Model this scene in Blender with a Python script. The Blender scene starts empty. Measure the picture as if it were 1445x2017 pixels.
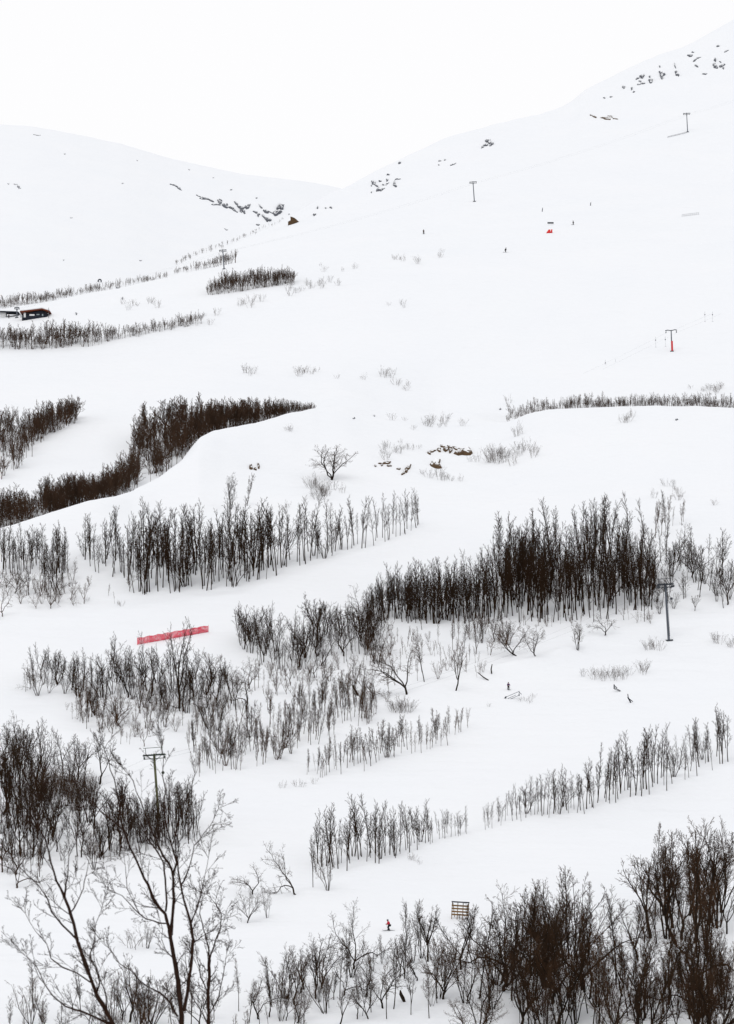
import bpy, math, random
import numpy as np
from mathutils import Vector, Matrix, noise as mnoise

S = bpy.context.scene
COL = S.collection
R = math.radians

# ------------------------------------------------------------------ camera
CX, CY, F, YH = 722.5, 1008.5, 5720.0, 1500.0      # photo pixels: centre, focal length, eye-level row
cam_d = bpy.data.cameras.new('camera')
cam = bpy.data.objects.new('camera', cam_d); COL.objects.link(cam); S.camera = cam
cam.location = (0, 0, 0); cam.rotation_euler = (R(90), 0, 0)
cam_d.sensor_fit = 'VERTICAL'; cam_d.sensor_height = 24.0
cam_d.lens = 24.0 * F / 2017.0
cam_d.shift_y = (YH - CY) / 2017.0
cam_d.dof.use_dof = True; cam_d.dof.focus_distance = 650.0; cam_d.dof.aperture_fstop = 2.8
cam_d.clip_start = 1.0; cam_d.clip_end = 20000.0

# ------------------------------------------------------------------ sky, sun, exposure
SUN_EL, SUN_ROT = R(60), R(205)
w = bpy.data.worlds.new('World'); S.world = w; w.use_nodes = True
nt = w.node_tree; nt.nodes.clear()
out = nt.nodes.new('ShaderNodeOutputWorld')
bg = nt.nodes.new('ShaderNodeBackground'); bg.inputs['Strength'].default_value = 0.10
sky = nt.nodes.new('ShaderNodeTexSky'); sky.sky_type = 'NISHITA'; sky.sun_disc = False
sky.sun_elevation = SUN_EL; sky.sun_rotation = SUN_ROT; sky.dust_density = 4.0; sky.air_density = 1.0
mx = nt.nodes.new('ShaderNodeMix'); mx.data_type = 'RGBA'
mx.inputs[0].default_value = 0.90
mx.inputs[7].default_value = (10.0, 9.9, 9.88, 1)    # even cloud cover
nt.links.new(sky.outputs[0], mx.inputs[6]); nt.links.new(mx.outputs[2], bg.inputs[0])
nt.links.new(bg.outputs[0], out.inputs[0])
sun_d = bpy.data.lights.new('sun', 'SUN'); sun_d.energy = 0.6; sun_d.angle = R(25); sun_d.color = (1, .97, .93)
sun = bpy.data.objects.new('sun', sun_d); COL.objects.link(sun)
sd = Vector((math.sin(SUN_ROT) * math.cos(SUN_EL), math.cos(SUN_ROT) * math.cos(SUN_EL), math.sin(SUN_EL)))
sun.rotation_euler = sd.to_track_quat('Z', 'Y').to_euler()
S.view_settings.view_transform = 'Standard'; S.view_settings.look = 'None'
S.view_settings.exposure = 0.10; S.view_settings.gamma = 1.0
S.render.engine = 'CYCLES'
S.cycles.max_bounces = 5; S.cycles.diffuse_bounces = 4; S.cycles.transparent_max_bounces = 16

# ------------------------------------------------------------------ materials
def mat(name, c1, c2=None, scale=3.0, rough=0.85, metal=0.0, bump=0.0, rnd=0.0, coord='Object', stretch=(1, 1, 1), spec=.25):
    m = bpy.data.materials.new(name); m.use_nodes = True
    t = m.node_tree; b = t.nodes['Principled BSDF']
    b.inputs['Roughness'].default_value = rough; b.inputs['Metallic'].default_value = metal
    b.inputs['Specular IOR Level'].default_value = spec
    c2 = c2 or tuple(x * .7 for x in c1)
    tc = t.nodes.new('ShaderNodeTexCoord'); mp = t.nodes.new('ShaderNodeMapping')
    mp.inputs['Scale'].default_value = stretch
    nz = t.nodes.new('ShaderNodeTexNoise'); nz.inputs['Scale'].default_value = scale; nz.inputs['Detail'].default_value = 4
    mxx = t.nodes.new('ShaderNodeMix'); mxx.data_type = 'RGBA'
    mxx.inputs[6].default_value = (*c1, 1); mxx.inputs[7].default_value = (*c2, 1)
    t.links.new(tc.outputs[coord], mp.inputs[0]); t.links.new(mp.outputs[0], nz.inputs['Vector'])
    t.links.new(nz.outputs['Fac'], mxx.inputs[0])
    last = mxx.outputs[2]
    if rnd:
        oi = t.nodes.new('ShaderNodeObjectInfo'); mr = t.nodes.new('ShaderNodeMapRange')
        mr.inputs[3].default_value = 1 - rnd; mr.inputs[4].default_value = 1 + rnd
        vm = t.nodes.new('ShaderNodeVectorMath'); vm.operation = 'SCALE'
        t.links.new(oi.outputs['Random'], mr.inputs[0]); t.links.new(last, vm.inputs[0]); t.links.new(mr.outputs[0], vm.inputs['Scale'])
        last = vm.outputs[0]
    t.links.new(last, b.inputs['Base Color'])
    if bump:
        bp = t.nodes.new('ShaderNodeBump'); bp.inputs['Strength'].default_value = bump; bp.inputs['Distance'].default_value = .3
        t.links.new(nz.outputs['Fac'], bp.inputs['Height']); t.links.new(bp.outputs[0], b.inputs['Normal'])
    return m

def snow_material():
    m = bpy.data.materials.new('snow'); m.use_nodes = True
    t = m.node_tree; b = t.nodes['Principled BSDF']; b.inputs['Roughness'].default_value = .95
    b.inputs['Specular IOR Level'].default_value = .1
    tc = t.nodes.new('ShaderNodeTexCoord')
    n1 = t.nodes.new('ShaderNodeTexNoise'); n1.inputs['Scale'].default_value = .03; n1.inputs['Detail'].default_value = 6
    mp = t.nodes.new('ShaderNodeMapping'); mp.inputs['Scale'].default_value = (.25, 1.0, 1.0)
    n2 = t.nodes.new('ShaderNodeTexNoise'); n2.inputs['Scale'].default_value = .25; n2.inputs['Detail'].default_value = 7
    t.links.new(tc.outputs['Object'], n1.inputs['Vector'])
    t.links.new(tc.outputs['Object'], mp.inputs[0]); t.links.new(mp.outputs[0], n2.inputs['Vector'])
    mxx = t.nodes.new('ShaderNodeMix'); mxx.data_type = 'RGBA'
    mxx.inputs[6].default_value = (.735, .762, .80, 1); mxx.inputs[7].default_value = (.768, .785, .812, 1)
    t.links.new(n1.outputs['Fac'], mxx.inputs[0]); t.links.new(mxx.outputs[2], b.inputs['Base Color'])
    bp = t.nodes.new('ShaderNodeBump'); bp.inputs['Strength'].default_value = .8; bp.inputs['Distance'].default_value = .8
    t.links.new(n2.outputs['Fac'], bp.inputs['Height']); t.links.new(bp.outputs[0], b.inputs['Normal'])
    return m

def rock_material(name, c1, c2):
    m = mat(name, c1, c2, scale=.9, rough=.9, bump=.8)
    t = m.node_tree; b = t.nodes['Principled BSDF']
    lk = b.inputs['Base Color'].links[0]; src = lk.from_socket
    geo = t.nodes.new('ShaderNodeNewGeometry'); sx = t.nodes.new('ShaderNodeSeparateXYZ')
    nz = t.nodes.new('ShaderNodeTexNoise'); nz.inputs['Scale'].default_value = .6; nz.inputs['Detail'].default_value = 5
    tc = t.nodes.new('ShaderNodeTexCoord'); t.links.new(tc.outputs['Object'], nz.inputs['Vector'])
    ad = t.nodes.new('ShaderNodeMath'); ad.operation = 'ADD'
    t.links.new(geo.outputs['Normal'], sx.inputs[0]); t.links.new(sx.outputs[2], ad.inputs[0]); t.links.new(nz.outputs['Fac'], ad.inputs[1])
    rp = t.nodes.new('ShaderNodeMapRange'); rp.inputs[1].default_value = 1.34; rp.inputs[2].default_value = 1.42
    t.links.new(ad.outputs[0], rp.inputs[0])
    mm = t.nodes.new('ShaderNodeMix'); mm.data_type = 'RGBA'; mm.inputs[7].default_value = (.8, .82, .85, 1)
    t.links.new(rp.outputs[0], mm.inputs[0]); t.links.new(src, mm.inputs[6]); t.links.new(mm.outputs[2], b.inputs['Base Color'])
    return m

M_SNOW = snow_material()
M_BARK = mat('birch_bark', (.034, .023, .016), (.010, .008, .006), scale=6, rnd=.35, spec=.04)
M_TWIG = mat('birch_twigs', (.066, .036, .020), (.026, .015, .009), scale=1.5, rnd=.45, spec=.04)
M_RED = mat('red_twigs', (.085, .036, .020), (.045, .020, .012), scale=1.5, rnd=.3, spec=.04)
M_FARW = mat('far_woodland', (.082, .045, .028), (.040, .026, .018), scale=.08, spec=.04)
M_NEAR = mat('near_birch_bark', (.040, .020, .013), (.010, .006, .005), scale=9, bump=.3, spec=.04)
M_ROCKB = rock_material('brown_rock', (.11, .065, .030), (.045, .028, .016))
M_ROCKG = rock_material('grey_rock', (.13, .14, .165), (.055, .058, .07))
M_STEEL = mat('grey_steel', (.13, .145, .17), (.07, .08, .10), scale=2, rough=.5, metal=.2)
M_DARKST = mat('dark_steel', (.06, .07, .085), (.03, .035, .045), scale=2, rough=.5)
M_OLIVE = mat('olive_timber_pole', (.17, .16, .055), (.09, .10, .07), scale=3)
M_GREEN = mat('green_grey_steel', (.10, .13, .11), (.06, .08, .07), scale=3)
M_PAD = mat('red_padding', (.62, .05, .05), (.5, .03, .04), scale=3)
M_ORANGE = mat('red_orange_fabric', (.75, .06, .025), (.55, .02, .05), scale=2)
M_WOOD = mat('weathered_wood', (.24, .14, .045), (.12, .065, .028), scale=5, stretch=(1, 1, 6))
M_NAVY = mat('dark_navy_paint', (.016, .022, .036), (.010, .012, .018), scale=3)
M_REDWOOD = mat('red_brown_wood', (.20, .045, .018), (.10, .025, .012), scale=5)
M_WHITE = mat('white_paint', (.78, .78, .78), (.7, .71, .73), scale=3)
M_GLASS = mat('window_glass', (.35, .40, .42), (.12, .15, .16), scale=2.5, rough=.15)
M_BLACK = mat('black_cloth', (.018, .018, .022), (.010, .010, .012), scale=8)
M_PURPLE = mat('purple_cloth', (.075, .03, .11), (.045, .02, .08), scale=8)
M_REDCL = mat('red_cloth', (.50, .02, .04), (.40, .015, .03), scale=8)
M_DKCL = mat('dark_blue_cloth', (.03, .035, .06), (.02, .02, .035), scale=8)
M_SKIN = mat('skin', (.50, .30, .22), (.42, .25, .18), scale=8)

def net_material():
    m = mat('red_net', (.78, .035, .09), (.62, .02, .06), scale=1.2, rough=.8)
    t = m.node_tree; b = t.nodes['Principled BSDF']; o = t.nodes['Material Output']
    tr = t.nodes.new('ShaderNodeBsdfTransparent'); ms = t.nodes.new('ShaderNodeMixShader')
    nz = t.nodes.new('ShaderNodeTexNoise'); nz.inputs['Scale'].default_value = 1.3; nz.inputs['Detail'].default_value = 3
    tc = t.nodes.new('ShaderNodeTexCoord'); t.links.new(tc.outputs['Object'], nz.inputs['Vector'])
    mr = t.nodes.new('ShaderNodeMapRange'); mr.inputs[1].default_value = .35; mr.inputs[2].default_value = .65
    mr.inputs[3].default_value = .42; mr.inputs[4].default_value = .74
    t.links.new(nz.outputs['Fac'], mr.inputs[0]); t.links.new(mr.outputs[0], ms.inputs[0])
    t.links.new(tr.outputs[0], ms.inputs[1]); t.links.new(b.outputs[0], ms.inputs[2]); t.links.new(ms.outputs[0], o.inputs[0])
    return m
M_NET = net_material()

# ------------------------------------------------------------------ object helpers
def tag(o, label=None, cat=None, group=None, kind=None):
    if label: o['label'] = label
    if cat: o['category'] = cat
    if group: o['group'] = group
    if kind: o['kind'] = kind
    return o

def empty(name, loc, rot=(0, 0, 0)):
    o = bpy.data.objects.new(name, None); COL.objects.link(o)
    o.location = loc; o.rotation_euler = rot; o.empty_display_size = .5
    return o

def quad_mesh(name, V, Q, m, smooth=False):
    V = np.asarray(V, dtype=np.float32).reshape(-1, 3); Q = np.asarray(Q, dtype=np.int32).reshape(-1, 4)
    me = bpy.data.meshes.new(name)
    me.vertices.add(len(V)); me.vertices.foreach_set('co', V.ravel())
    me.loops.add(Q.size); me.loops.foreach_set('vertex_index', Q.ravel())
    me.polygons.add(len(Q))
    me.polygons.foreach_set('loop_start', np.arange(0, Q.size, 4, dtype=np.int32))
    if smooth: me.polygons.foreach_set('use_smooth', np.ones(len(Q), dtype=bool))
    me.update(calc_edges=True); me.materials.append(m)
    return me

def link_mesh(name, me, parent=None, loc=None):
    o = bpy.data.objects.new(name, me); COL.objects.link(o)
    if parent: o.parent = parent
    if loc is not None: o.location = loc
    return o

class MB:
    """collects tubes and boxes (quads only)"""
    def __init__(s): s.V = []; s.Q = []; s.n = 0
    def add(s, V, Q):
        s.V.append(np.asarray(V, float)); s.Q.append(np.asarray(Q, int) + s.n); s.n += len(V)
    def tube(s, P, r, sides=3, cap=False):
        P = np.asarray(P, float); n = len(P)
        r = np.full(n, r) if np.isscalar(r) else np.asarray(r, float)
        T = np.gradient(P, axis=0); T /= (np.linalg.norm(T, axis=1)[:, None] + 1e-9)
        ref = np.array([.31, .91, .12]) if abs(T[0] @ np.array([.31, .91, .12])) < .85 else np.array([1., 0, 0])
        A = np.cross(T, ref); A /= (np.linalg.norm(A, axis=1)[:, None] + 1e-9); B = np.cross(T, A)
        a = np.arange(sides) * 2 * math.pi / sides
        V = (P[:, None, :] + r[:, None, None] * (np.cos(a)[None, :, None] * A[:, None, :] + np.sin(a)[None, :, None] * B[:, None, :])).reshape(-1, 3)
        i = np.arange(n - 1)[:, None] * sides; j = np.arange(sides)[None, :]; k = (j + 1) % sides
        Q = np.stack([i + j, i + k, i + sides + k, i + sides + j], -1).reshape(-1, 4)
        s.add(V, Q)
        if cap and sides >= 4:
            for e in (0, (n - 1) * sides):
                for q in range(1, sides - 1, 2):
                    s.Q.append(np.array([[e, e + q, e + (q + 1) % sides, e + (q + 2) % sides]]) + s.n - len(V))
    def box(s, c, d, rot=None):
        c = np.array(c, float); h = np.array(d, float) / 2
        V = np.array([[x, y, z] for x in (-1, 1) for y in (-1, 1) for z in (-1, 1)]) * h
        if rot is not None: V = V @ np.array(rot).T
        s.add(V + c, [[0, 1, 3, 2], [4, 6, 7, 5], [0, 4, 5, 1], [2, 3, 7, 6], [0, 2, 6, 4], [1, 5, 7, 3]])
    def hexa(s, P):
        """8 corners: 4 bottom ccw, 4 top ccw"""
        s.add(P, [[0, 3, 2, 1], [4, 5, 6, 7], [0, 1, 5, 4], [1, 2, 6, 5], [2, 3, 7, 6], [3, 0, 4, 7]])
    def mesh(s, name, m, smooth=False):
        return quad_mesh(name, np.concatenate(s.V), np.concatenate(s.Q), m, smooth)
    def build(s, name, m, parent=None, loc=None, smooth=False):
        return link_mesh(name, s.mesh(name, m, smooth), parent, loc)

# ------------------------------------------------------------------ terrain: snow hillside seen across a valley
def line(pts):
    a = np.array(pts, float)
    return lambda u: np.interp(u, a[:, 0], a[:, 1])

def pchip(x, y, xq):
    h = np.diff(x); d = np.diff(y) / h
    m = np.zeros(len(x))
    for k in range(1, len(x) - 1):
        if d[k - 1] * d[k] > 0:
            w1 = 2 * h[k] + h[k - 1]; w2 = h[k] + 2 * h[k - 1]
            m[k] = (w1 + w2) / (w1 / d[k - 1] + w2 / d[k])
    m[0] = d[0]; m[-1] = d[-1]
    i = np.clip(np.searchsorted(x, xq) - 1, 0, len(x) - 2)
    t = (xq - x[i]) / h[i]
    t2 = t * t; t3 = t2 * t
    return (2 * t3 - 3 * t2 + 1) * y[i] + (t3 - 2 * t2 + t) * h[i] * m[i] + (-2 * t3 + 3 * t2) * y[i + 1] + (t3 - t2) * h[i] * m[i + 1]

crestV = line([(-900, 1190), (-200, 1085), (0, 1040), (100, 1015), (200, 985), (260, 968), (310, 945), (350, 915), (370, 892), (392, 862), (420, 846), (470, 836),
               (520, 828), (570, 816), (620, 806), (680, 806), (760, 822), (860, 838), (960, 836), (1005, 829), (1040, 816), (1080, 808), (1180, 805), (1300, 801), (1437, 803), (1700, 812), (2400, 820)])
crestY = line([(-900, 610), (0, 655), (200, 675), (350, 715), (420, 745), (620, 790), (860, 800), (1100, 790), (1437, 780), (2400, 770)])
crestW = line([(-900, 1), (540, 1), (640, .15), (720, -.6), (940, -.6), (1010, .5), (1080, 1), (2400, 1)])
skyV = line([(-1500, 800), (-300, 650), (0, 628), (100, 612), (200, 590), (270, 572), (310, 556), (345, 528), (380, 505), (450, 482), (500, 461), (540, 443), (575, 424), (600, 408), (635, 388),
             (670, 372), (715, 352), (760, 328), (800, 306), (870, 275), (930, 256), (1000, 240), (1060, 225), (1110, 210), (1128, 199), (1148, 181), (1190, 159), (1240, 134), (1300, 107), (1345, 92), (1370, 80),
             (1400, 62), (1437, 42), (1600, -60), (2000, -260), (3000, -500)])
skyY = line([(-1500, 1050), (0, 1060), (330, 1140), (560, 1250), (700, 1350), (1000, 1450), (1437, 1600), (3000, 1800)])
k9V = line([(-1500, 760), (-200, 640), (0, 608), (100, 592), (230, 568), (330, 546), (400, 532), (467, 518), (560, 500), (700, 468), (1000, 420), (1437, 360), (3000, 100)])
k9Y = line([(-1500, 1000), (0, 1005), (330, 1045), (560, 1080), (1437, 1200), (3000, 1300)])
k9W = line([(-1500, 1), (420, 1), (520, .1), (600, -1), (3000, -1)])
farS = line([(-1500, 120), (0, 246), (60, 250), (130, 262), (240, 284), (330, 310), (400, 325), (470, 341), (540, 350), (600, 358), (670, 372), (760, 402), (900, 440), (1437, 560), (3000, 800)])
U = np.unique(np.concatenate([np.arange(-1500, -60, 40), np.arange(-60, 1510, 7), np.arange(1510, 3001, 40)])).astype(float)
YR = np.unique(np.concatenate([np.arange(-60, 200, 6), np.arange(200, 1700, 2.5), np.arange(1700, 3400, 18)])).astype(float)
NU, NY = len(U), len(YR)
ZT = np.zeros((NU, NY))
def vz(v, y): return y * (YH - v) / F
for i, u in enumerate(U):
    k = [(-60, 5.0), (0, -1.9), (57, -11.0), (120, -27.0), (200, -45.0), (285, -50.0)]
    def kv(y, v): k.append((y, vz(v, y)))
    kv(345, 2090); kv(400, 1840); kv(470, 1600); kv(555, 1355); kv(600, 1215); kv(632, 1100)
    cy, cv, cw = crestY(u), crestV(u), crestW(u)
    kv((632 + cy) / 2, 1100 + (cv - 1100) * .55)
    cv = cv + 1.6 * math.sin(u * .045) + 1.0 * math.sin(u * .11 + 1) + .7 * math.sin(u * .31)
    kv(cy, cv); kv(cy + 28, cv + 22 * cw)
    kv(cy + 75, cv - 45)
    kv(905, 695 + line([(0, 20), (700, 0)])(u)); kv(965, line([(0, 632), (350, 590), (700, 560), (1437, 545)])(u))
    ky, k9, kw = k9Y(u), k9V(u), k9W(u)
    kv(ky, k9); kv(ky + 22, k9 + 7 * kw)
    sy, sv = skyY(u), skyV(u)
    kv(ky + 22 + (sy - ky - 22) * .45, sv + (k9 - sv) * .45)
    kv(ky + 22 + (sy - ky - 22) * .82, sv + (k9 - sv) * .12)
    kv(sy, sv); k.append((sy + 90, vz(sv, sy) - 35)); k.append((1980, vz(min(farS(u) + 210, 640), 1980)))
    kv(2600, farS(u)); k.append((3400, vz(farS(u), 2600) - 260))
    a = np.array(k); keep = [0]
    for j in range(1, len(a)):
        if a[j, 0] > a[keep[-1], 0] + 6: keep.append(j)
    a = a[keep]
    ZT[i] = pchip(a[:, 0], a[:, 1], YR)
for _ in range(3):
    ZT[2:-2] = (ZT[:-4] + 2 * ZT[1:-3] + 3 * ZT[2:-2] + 2 * ZT[3:-1] + ZT[4:]) / 9.0
# bring each crest to its intended height: a rounded top otherwise reads a little high
for i, u in enumerate(U):
    for (yc, lo_, hi_, tv, on) in ((float(crestY(u)), 60, 26, float(crestV(u)), crestW(u) > .3), (float(skyY(u)), 120, 80, float(skyV(u)), u > 330), (2600.0, 650, 700, float(farS(u)), u < 760)):
        if not on: continue
        m_ = (YR > yc - lo_) & (YR < yc + hi_)
        vm = (YH - F * ZT[i][m_] / YR[m_]).min(); dv = tv - vm
        wgt = np.exp(-((YR - yc) / (lo_ * 1.1)) ** 2)
        if yc == 2600.0: wgt = np.clip((YR - 1750) / 250, 0, 1)
        ZT[i] -= wgt * dv * YR / F
XT = np.zeros((NU, NY))
for j, y in enumerate(YR): XT[:, j] = (U - CX) / F * max(y, 200.0)
# gentle natural unevenness
for i in range(NU):
    for j in range(NY):
        x, y = XT[i, j], YR[j]
        if y > 280:
            a = .9 if y < 1500 else 1.3
            s = .022 if y < 1500 else .006
            ZT[i, j] += a * mnoise.noise(Vector((x * s, y * s * 1.7, 3.1))) + .42 * mnoise.noise(Vector((x * .10, y * .16, 7.7))) + .10 * mnoise.noise(Vector((x * .3, y * .4, 1.7)))

# low snow berm along the edge of the lower piste
def column(u):
    i = int(np.clip(np.searchsorted(U, u) - 1, 0, NU - 2)); t = (u - U[i]) / (U[i + 1] - U[i])
    return ZT[i] * (1 - t) + ZT[i + 1] * t
def first_xy(u, v):
    vp = YH - F * column(u) / np.maximum(YR, 1); j = np.where((YR >= 300) & (vp <= v))[0][0]
    return np.array([(u - CX) / F * YR[j], YR[j]])
for poly, hgt, wid in (([(1150, 1288), (1000, 1325), (900, 1352), (800, 1385), (730, 1405), (640, 1455), (560, 1500), (470, 1530), (370, 1546)], 1.0, 2.6),
                       ([(1437, 1222), (1300, 1232), (1180, 1262), (1080, 1300), (960, 1330)], .7, 2.2),
                       ([(0, 1225), (150, 1218), (300, 1200), (480, 1180), (640, 1130), (800, 1075)], .7, 3.0),
                       ([(600, 1765), (700, 1730), (850, 1680), (1000, 1632), (1200, 1600), (1437, 1515)], .7, 2.8)):
    W_ = [first_xy(*q) for q in poly]; YG = np.broadcast_to(YR, (NU, NY)); best = np.full((NU, NY), 1e9)
    for a_, b_ in zip(W_[:-1], W_[1:]):
        d_ = b_ - a_; t_ = np.clip(((XT - a_[0]) * d_[0] + (YG - a_[1]) * d_[1]) / (d_ @ d_), 0, 1)
        best = np.minimum(best, np.hypot(XT - a_[0] - t_ * d_[0], YG - a_[1] - t_ * d_[1]))
    ZT += hgt * np.exp(-(best / wid) ** 2)

idx = (np.arange(NU)[:, None] * NY + np.arange(NY)[None, :])
Q = np.stack([idx[:-1, :-1], idx[1:, :-1], idx[1:, 1:], idx[:-1, 1:]], -1).reshape(-1, 4)
V = np.stack([XT, np.broadcast_to(YR, (NU, NY)), ZT], -1).reshape(-1, 3)
ground = link_mesh('snow_hillside', quad_mesh('snow_hillside', V, Q, M_SNOW, True))
tag(ground, 'white snow covered mountain hillside with smooth pistes', kind='structure')

def hit(u, v, ymin=300.0, ymax=3300):
    """first point of the snow surface met behind ymin along the sight line (u, v)"""
    z = column(u); vp = YH - F * z / np.maximum(YR, 1)
    ok = np.where((YR >= ymin) & (vp <= v) & (YR < ymax))[0]
    if len(ok) == 0:
        j = int(np.argmin(np.where((YR >= ymin) & (YR < ymax), vp, 1e9))); y = YR[j]
        return Vector(((u - CX) / F * y, y, z[j]))
    j = ok[0]
    if j > 0 and YR[j - 1] >= ymin and vp[j - 1] > v:
        t = (vp[j - 1] - v) / (vp[j - 1] - vp[j] + 1e-9)
    else: t = 1.0
    y = YR[j - 1] + (YR[j] - YR[j - 1]) * t; zz = z[j - 1] + (z[j] - z[j - 1]) * t
    return Vector(((u - CX) / F * y, y, zz))
def ppm(p): return F / p.y          # photo pixels per metre at that point
def behind(u): return crestY(u) + 30.0
def at(u, v, y): return Vector(((u - CX) / F * y, y, (YH - v) * y / F))

# ------------------------------------------------------------------ bare birch models
def norm(v): return v / (np.linalg.norm(v) + 1e-9)
def side(d, rng):
    a = norm(np.cross(d, rng.normal(size=3))); return a
def grow(B, p, d, L, r, dep, P, rng, rmin):
    n = P['n'][dep]; pts = [p]; dd = d; step = L / n
    for _ in range(n):
        dd = norm(dd + rng.normal(size=3) * P['wan'][dep] + np.array([0, 0, P['up'][dep]]))
        pts.append(pts[-1] + dd * step)
    pts = np.array(pts); rr = np.maximum(np.linspace(r, r * P['tip'][dep], n + 1), rmin)
    B[0 if dep <= P['split'] else 1].tube(pts, rr, 4 if dep == 0 and P.get('sides4', 1) else 3)
    if dep + 1 >= len(P['n']): return
    k = P['k'][dep]
    k = max(1, int(round(k * rng.uniform(.8, 1.2))))
    t0 = P['t0'][dep]
    az0 = rng.uniform(0, 6.28)
    for c in range(k):
        t = t0 + (1 - t0) * ((c + rng.uniform(0, .9)) / k); t = min(t, .99)
        x = t * n; i = min(int(x), n - 1); q = pts[i] + (pts[i + 1] - pts[i]) * (x - i)
        td = norm(pts[i + 1] - pts[i])
        a = norm(np.cross(td, np.array([.3, .1, .9]) if abs(td[2]) < .9 else np.array([1., 0, 0]))); b = np.cross(td, a)
        az = az0 + c * 2.4 + rng.uniform(-.4, .4); an = R(P['ang'][dep]) * rng.uniform(.65, 1.3)
        nd = td * math.cos(an) + (a * math.cos(az) + b * math.sin(az)) * math.sin(an)
        l = L * P['rat'][dep] * (P['sh'][dep] - t * .75) * rng.uniform(.6, 1.25)
        grow(B, q, nd, l, (r + (r * P['tip'][dep] - r) * t) * P['rr'][dep], dep + 1, P, rng, rmin)

TYPES = {
 'slender': dict(n=[10, 4, 2, 1], wan=[.045, .14, .18, .2], up=[.05, .14, .08, 0], tip=[.25, .35, .5, .5], k=[22, 7, 3], t0=[.34, .12, .1],
                 ang=[30, 30, 30], rat=[.185, .48, .5], sh=[1.35, 1.2, 1.2], rr=[.36, .5, .7], split=0, base=.0112),
 'limb':    dict(n=[7, 4, 2, 1], wan=[.13, .17, .2, .2], up=[.10, .10, .06, 0], tip=[.28, .35, .5, .5], k=[12, 6, 3], t0=[.26, .12, .1],
                 ang=[33, 32, 32], rat=[.29, .48, .5], sh=[1.3, 1.2, 1.2], rr=[.50, .55, .7], split=0, base=.0105),
 'gnarl':   dict(n=[8, 5, 3, 1], wan=[.27, .30, .26, .2], up=[.14, .08, .06, 0], tip=[.4, .4, .5, .5], k=[8, 6, 4], t0=[.22, .2, .1],
                 ang=[58, 50, 45], rat=[.50, .42, .40], sh=[1.35, 1.2, 1.2], rr=[.62, .6, .6], split=1, base=.017),
}
def tree_arrays(kind, seed, light=False):
    rng = np.random.default_rng(seed); B = [MB(), MB()]
    fine = {False: .0014, True: .0024, 2: .0038}[light]
    def P_(name):
        P = dict(TYPES[name])
        if light: P['n'] = P['n'][:3]; P['n'] = [6, 3, 1]; P['k'] = [max(8, int(P['k'][0] * .8)), 5]; P['sides4'] = 0
        return P
    up = np.array([0, 0, 1.])
    if kind == 'slender':
        P = P_('slender'); lean = norm(up + rng.normal(size=3) * np.array([.05, .05, 0]))
        grow(B, np.zeros(3) - up * .03, lean, 1.0, P['base'] * rng.uniform(.85, 1.2), 0, P, rng, fine)
        if rng.random() < .35:
            grow(B, np.array([.0, 0, .1]) + lean * .1, norm(up + rng.normal(size=3) * .09), .72, P['base'] * .7, 0, dict(P, k=[11] + P['k'][1:], t0=[.2] + P['t0'][1:]), rng, fine)
    elif kind == 'bushy':
        P = P_('limb'); m = rng.integers(4, 8)
        for q in range(m):
            az = q * 6.28 / m + rng.uniform(-.5, .5); an = R(rng.uniform(6, 30))
            d = np.array([math.cos(az) * math.sin(an), math.sin(az) * math.sin(an), math.cos(an)])
            grow(B, np.array([math.cos(az) * .03, math.sin(az) * .03, -.03]), d, rng.uniform(.7, 1.0), .0085 * rng.uniform(.8, 1.2), 0, dict(P, k=[8] + P['k'][1:]), rng, fine)
    elif kind == 'broad':
        P = P_('limb'); h0 = rng.uniform(.14, .3)
        pts = [np.array([0, 0, -.03])]
        for q in range(4): pts.append(pts[-1] + np.array([rng.normal() * .014, rng.normal() * .014, (h0 + .03) / 4]))
        B[0].tube(pts, np.linspace(.019, .016, 5), 5)
        m = rng.integers(3, 6)
        for q in range(m):
            az = q * 6.28 / m + rng.uniform(-.5, .5); an = R(rng.uniform(10, 38))
            d = np.array([math.cos(az) * math.sin(an), math.sin(az) * math.sin(an), math.cos(an)])
            grow(B, pts[-1] - up * .02 * q / m, d, (1 - h0) * rng.uniform(.78, 1.02), .0115 * rng.uniform(.8, 1.15), 0, P, rng, fine)
    elif kind == 'gnarl':
        P = P_('limb'); P['wan'] = [.24, .26, .24, .2]; P['ang'] = [46, 42, 40]; P['up'] = [.12, .08, .05, 0]; P['rat'] = [.36, .46, .5]
        h0 = rng.uniform(.05, .16); pts = [np.array([0, 0, -.03])]
        for q in range(3): pts.append(pts[-1] + np.array([rng.normal() * .02, rng.normal() * .02, (h0 + .03) / 3]))
        B[0].tube(pts, np.linspace(.022, .018, 4), 5)
        m = rng.integers(3, 6)
        for q in range(m):
            az = q * 6.28 / m + rng.uniform(-.6, .6); an = R(rng.uniform(8, 55))
            d = np.array([math.cos(az) * math.sin(an), math.sin(az) * math.sin(an), math.cos(an)])
            grow(B, pts[-1] - up * .01 * q, d, rng.uniform(.72, 1.02), .0135 * rng.uniform(.75, 1.1), 0, P, rng, fine)
    elif kind == 'shrub':
        P = dict(n=[4, 2, 1], wan=[.12, .18, .2], up=[.08, .08, 0], tip=[.35, .5, .5], k=[6, 3], t0=[.25, .2], ang=[28, 30], rat=[.42, .45],
                 sh=[1.3, 1.2], rr=[.6, .7], split=0, base=.008, sides4=0)
        m = rng.integers(5, 9)
        for q in range(m):
            az = rng.uniform(0, 6.28); an = R(rng.uniform(4, 38)); rad = rng.uniform(0, .3)
            d = np.array([math.cos(az) * math.sin(an), math.sin(az) * math.sin(an), math.cos(an)])
            grow(B, np.array([math.cos(az) * rad, math.sin(az) * rad, -.08]), d, rng.uniform(.55, 1.05), .008, 0, P, rng, fine * 1.5)
    res = []
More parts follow.
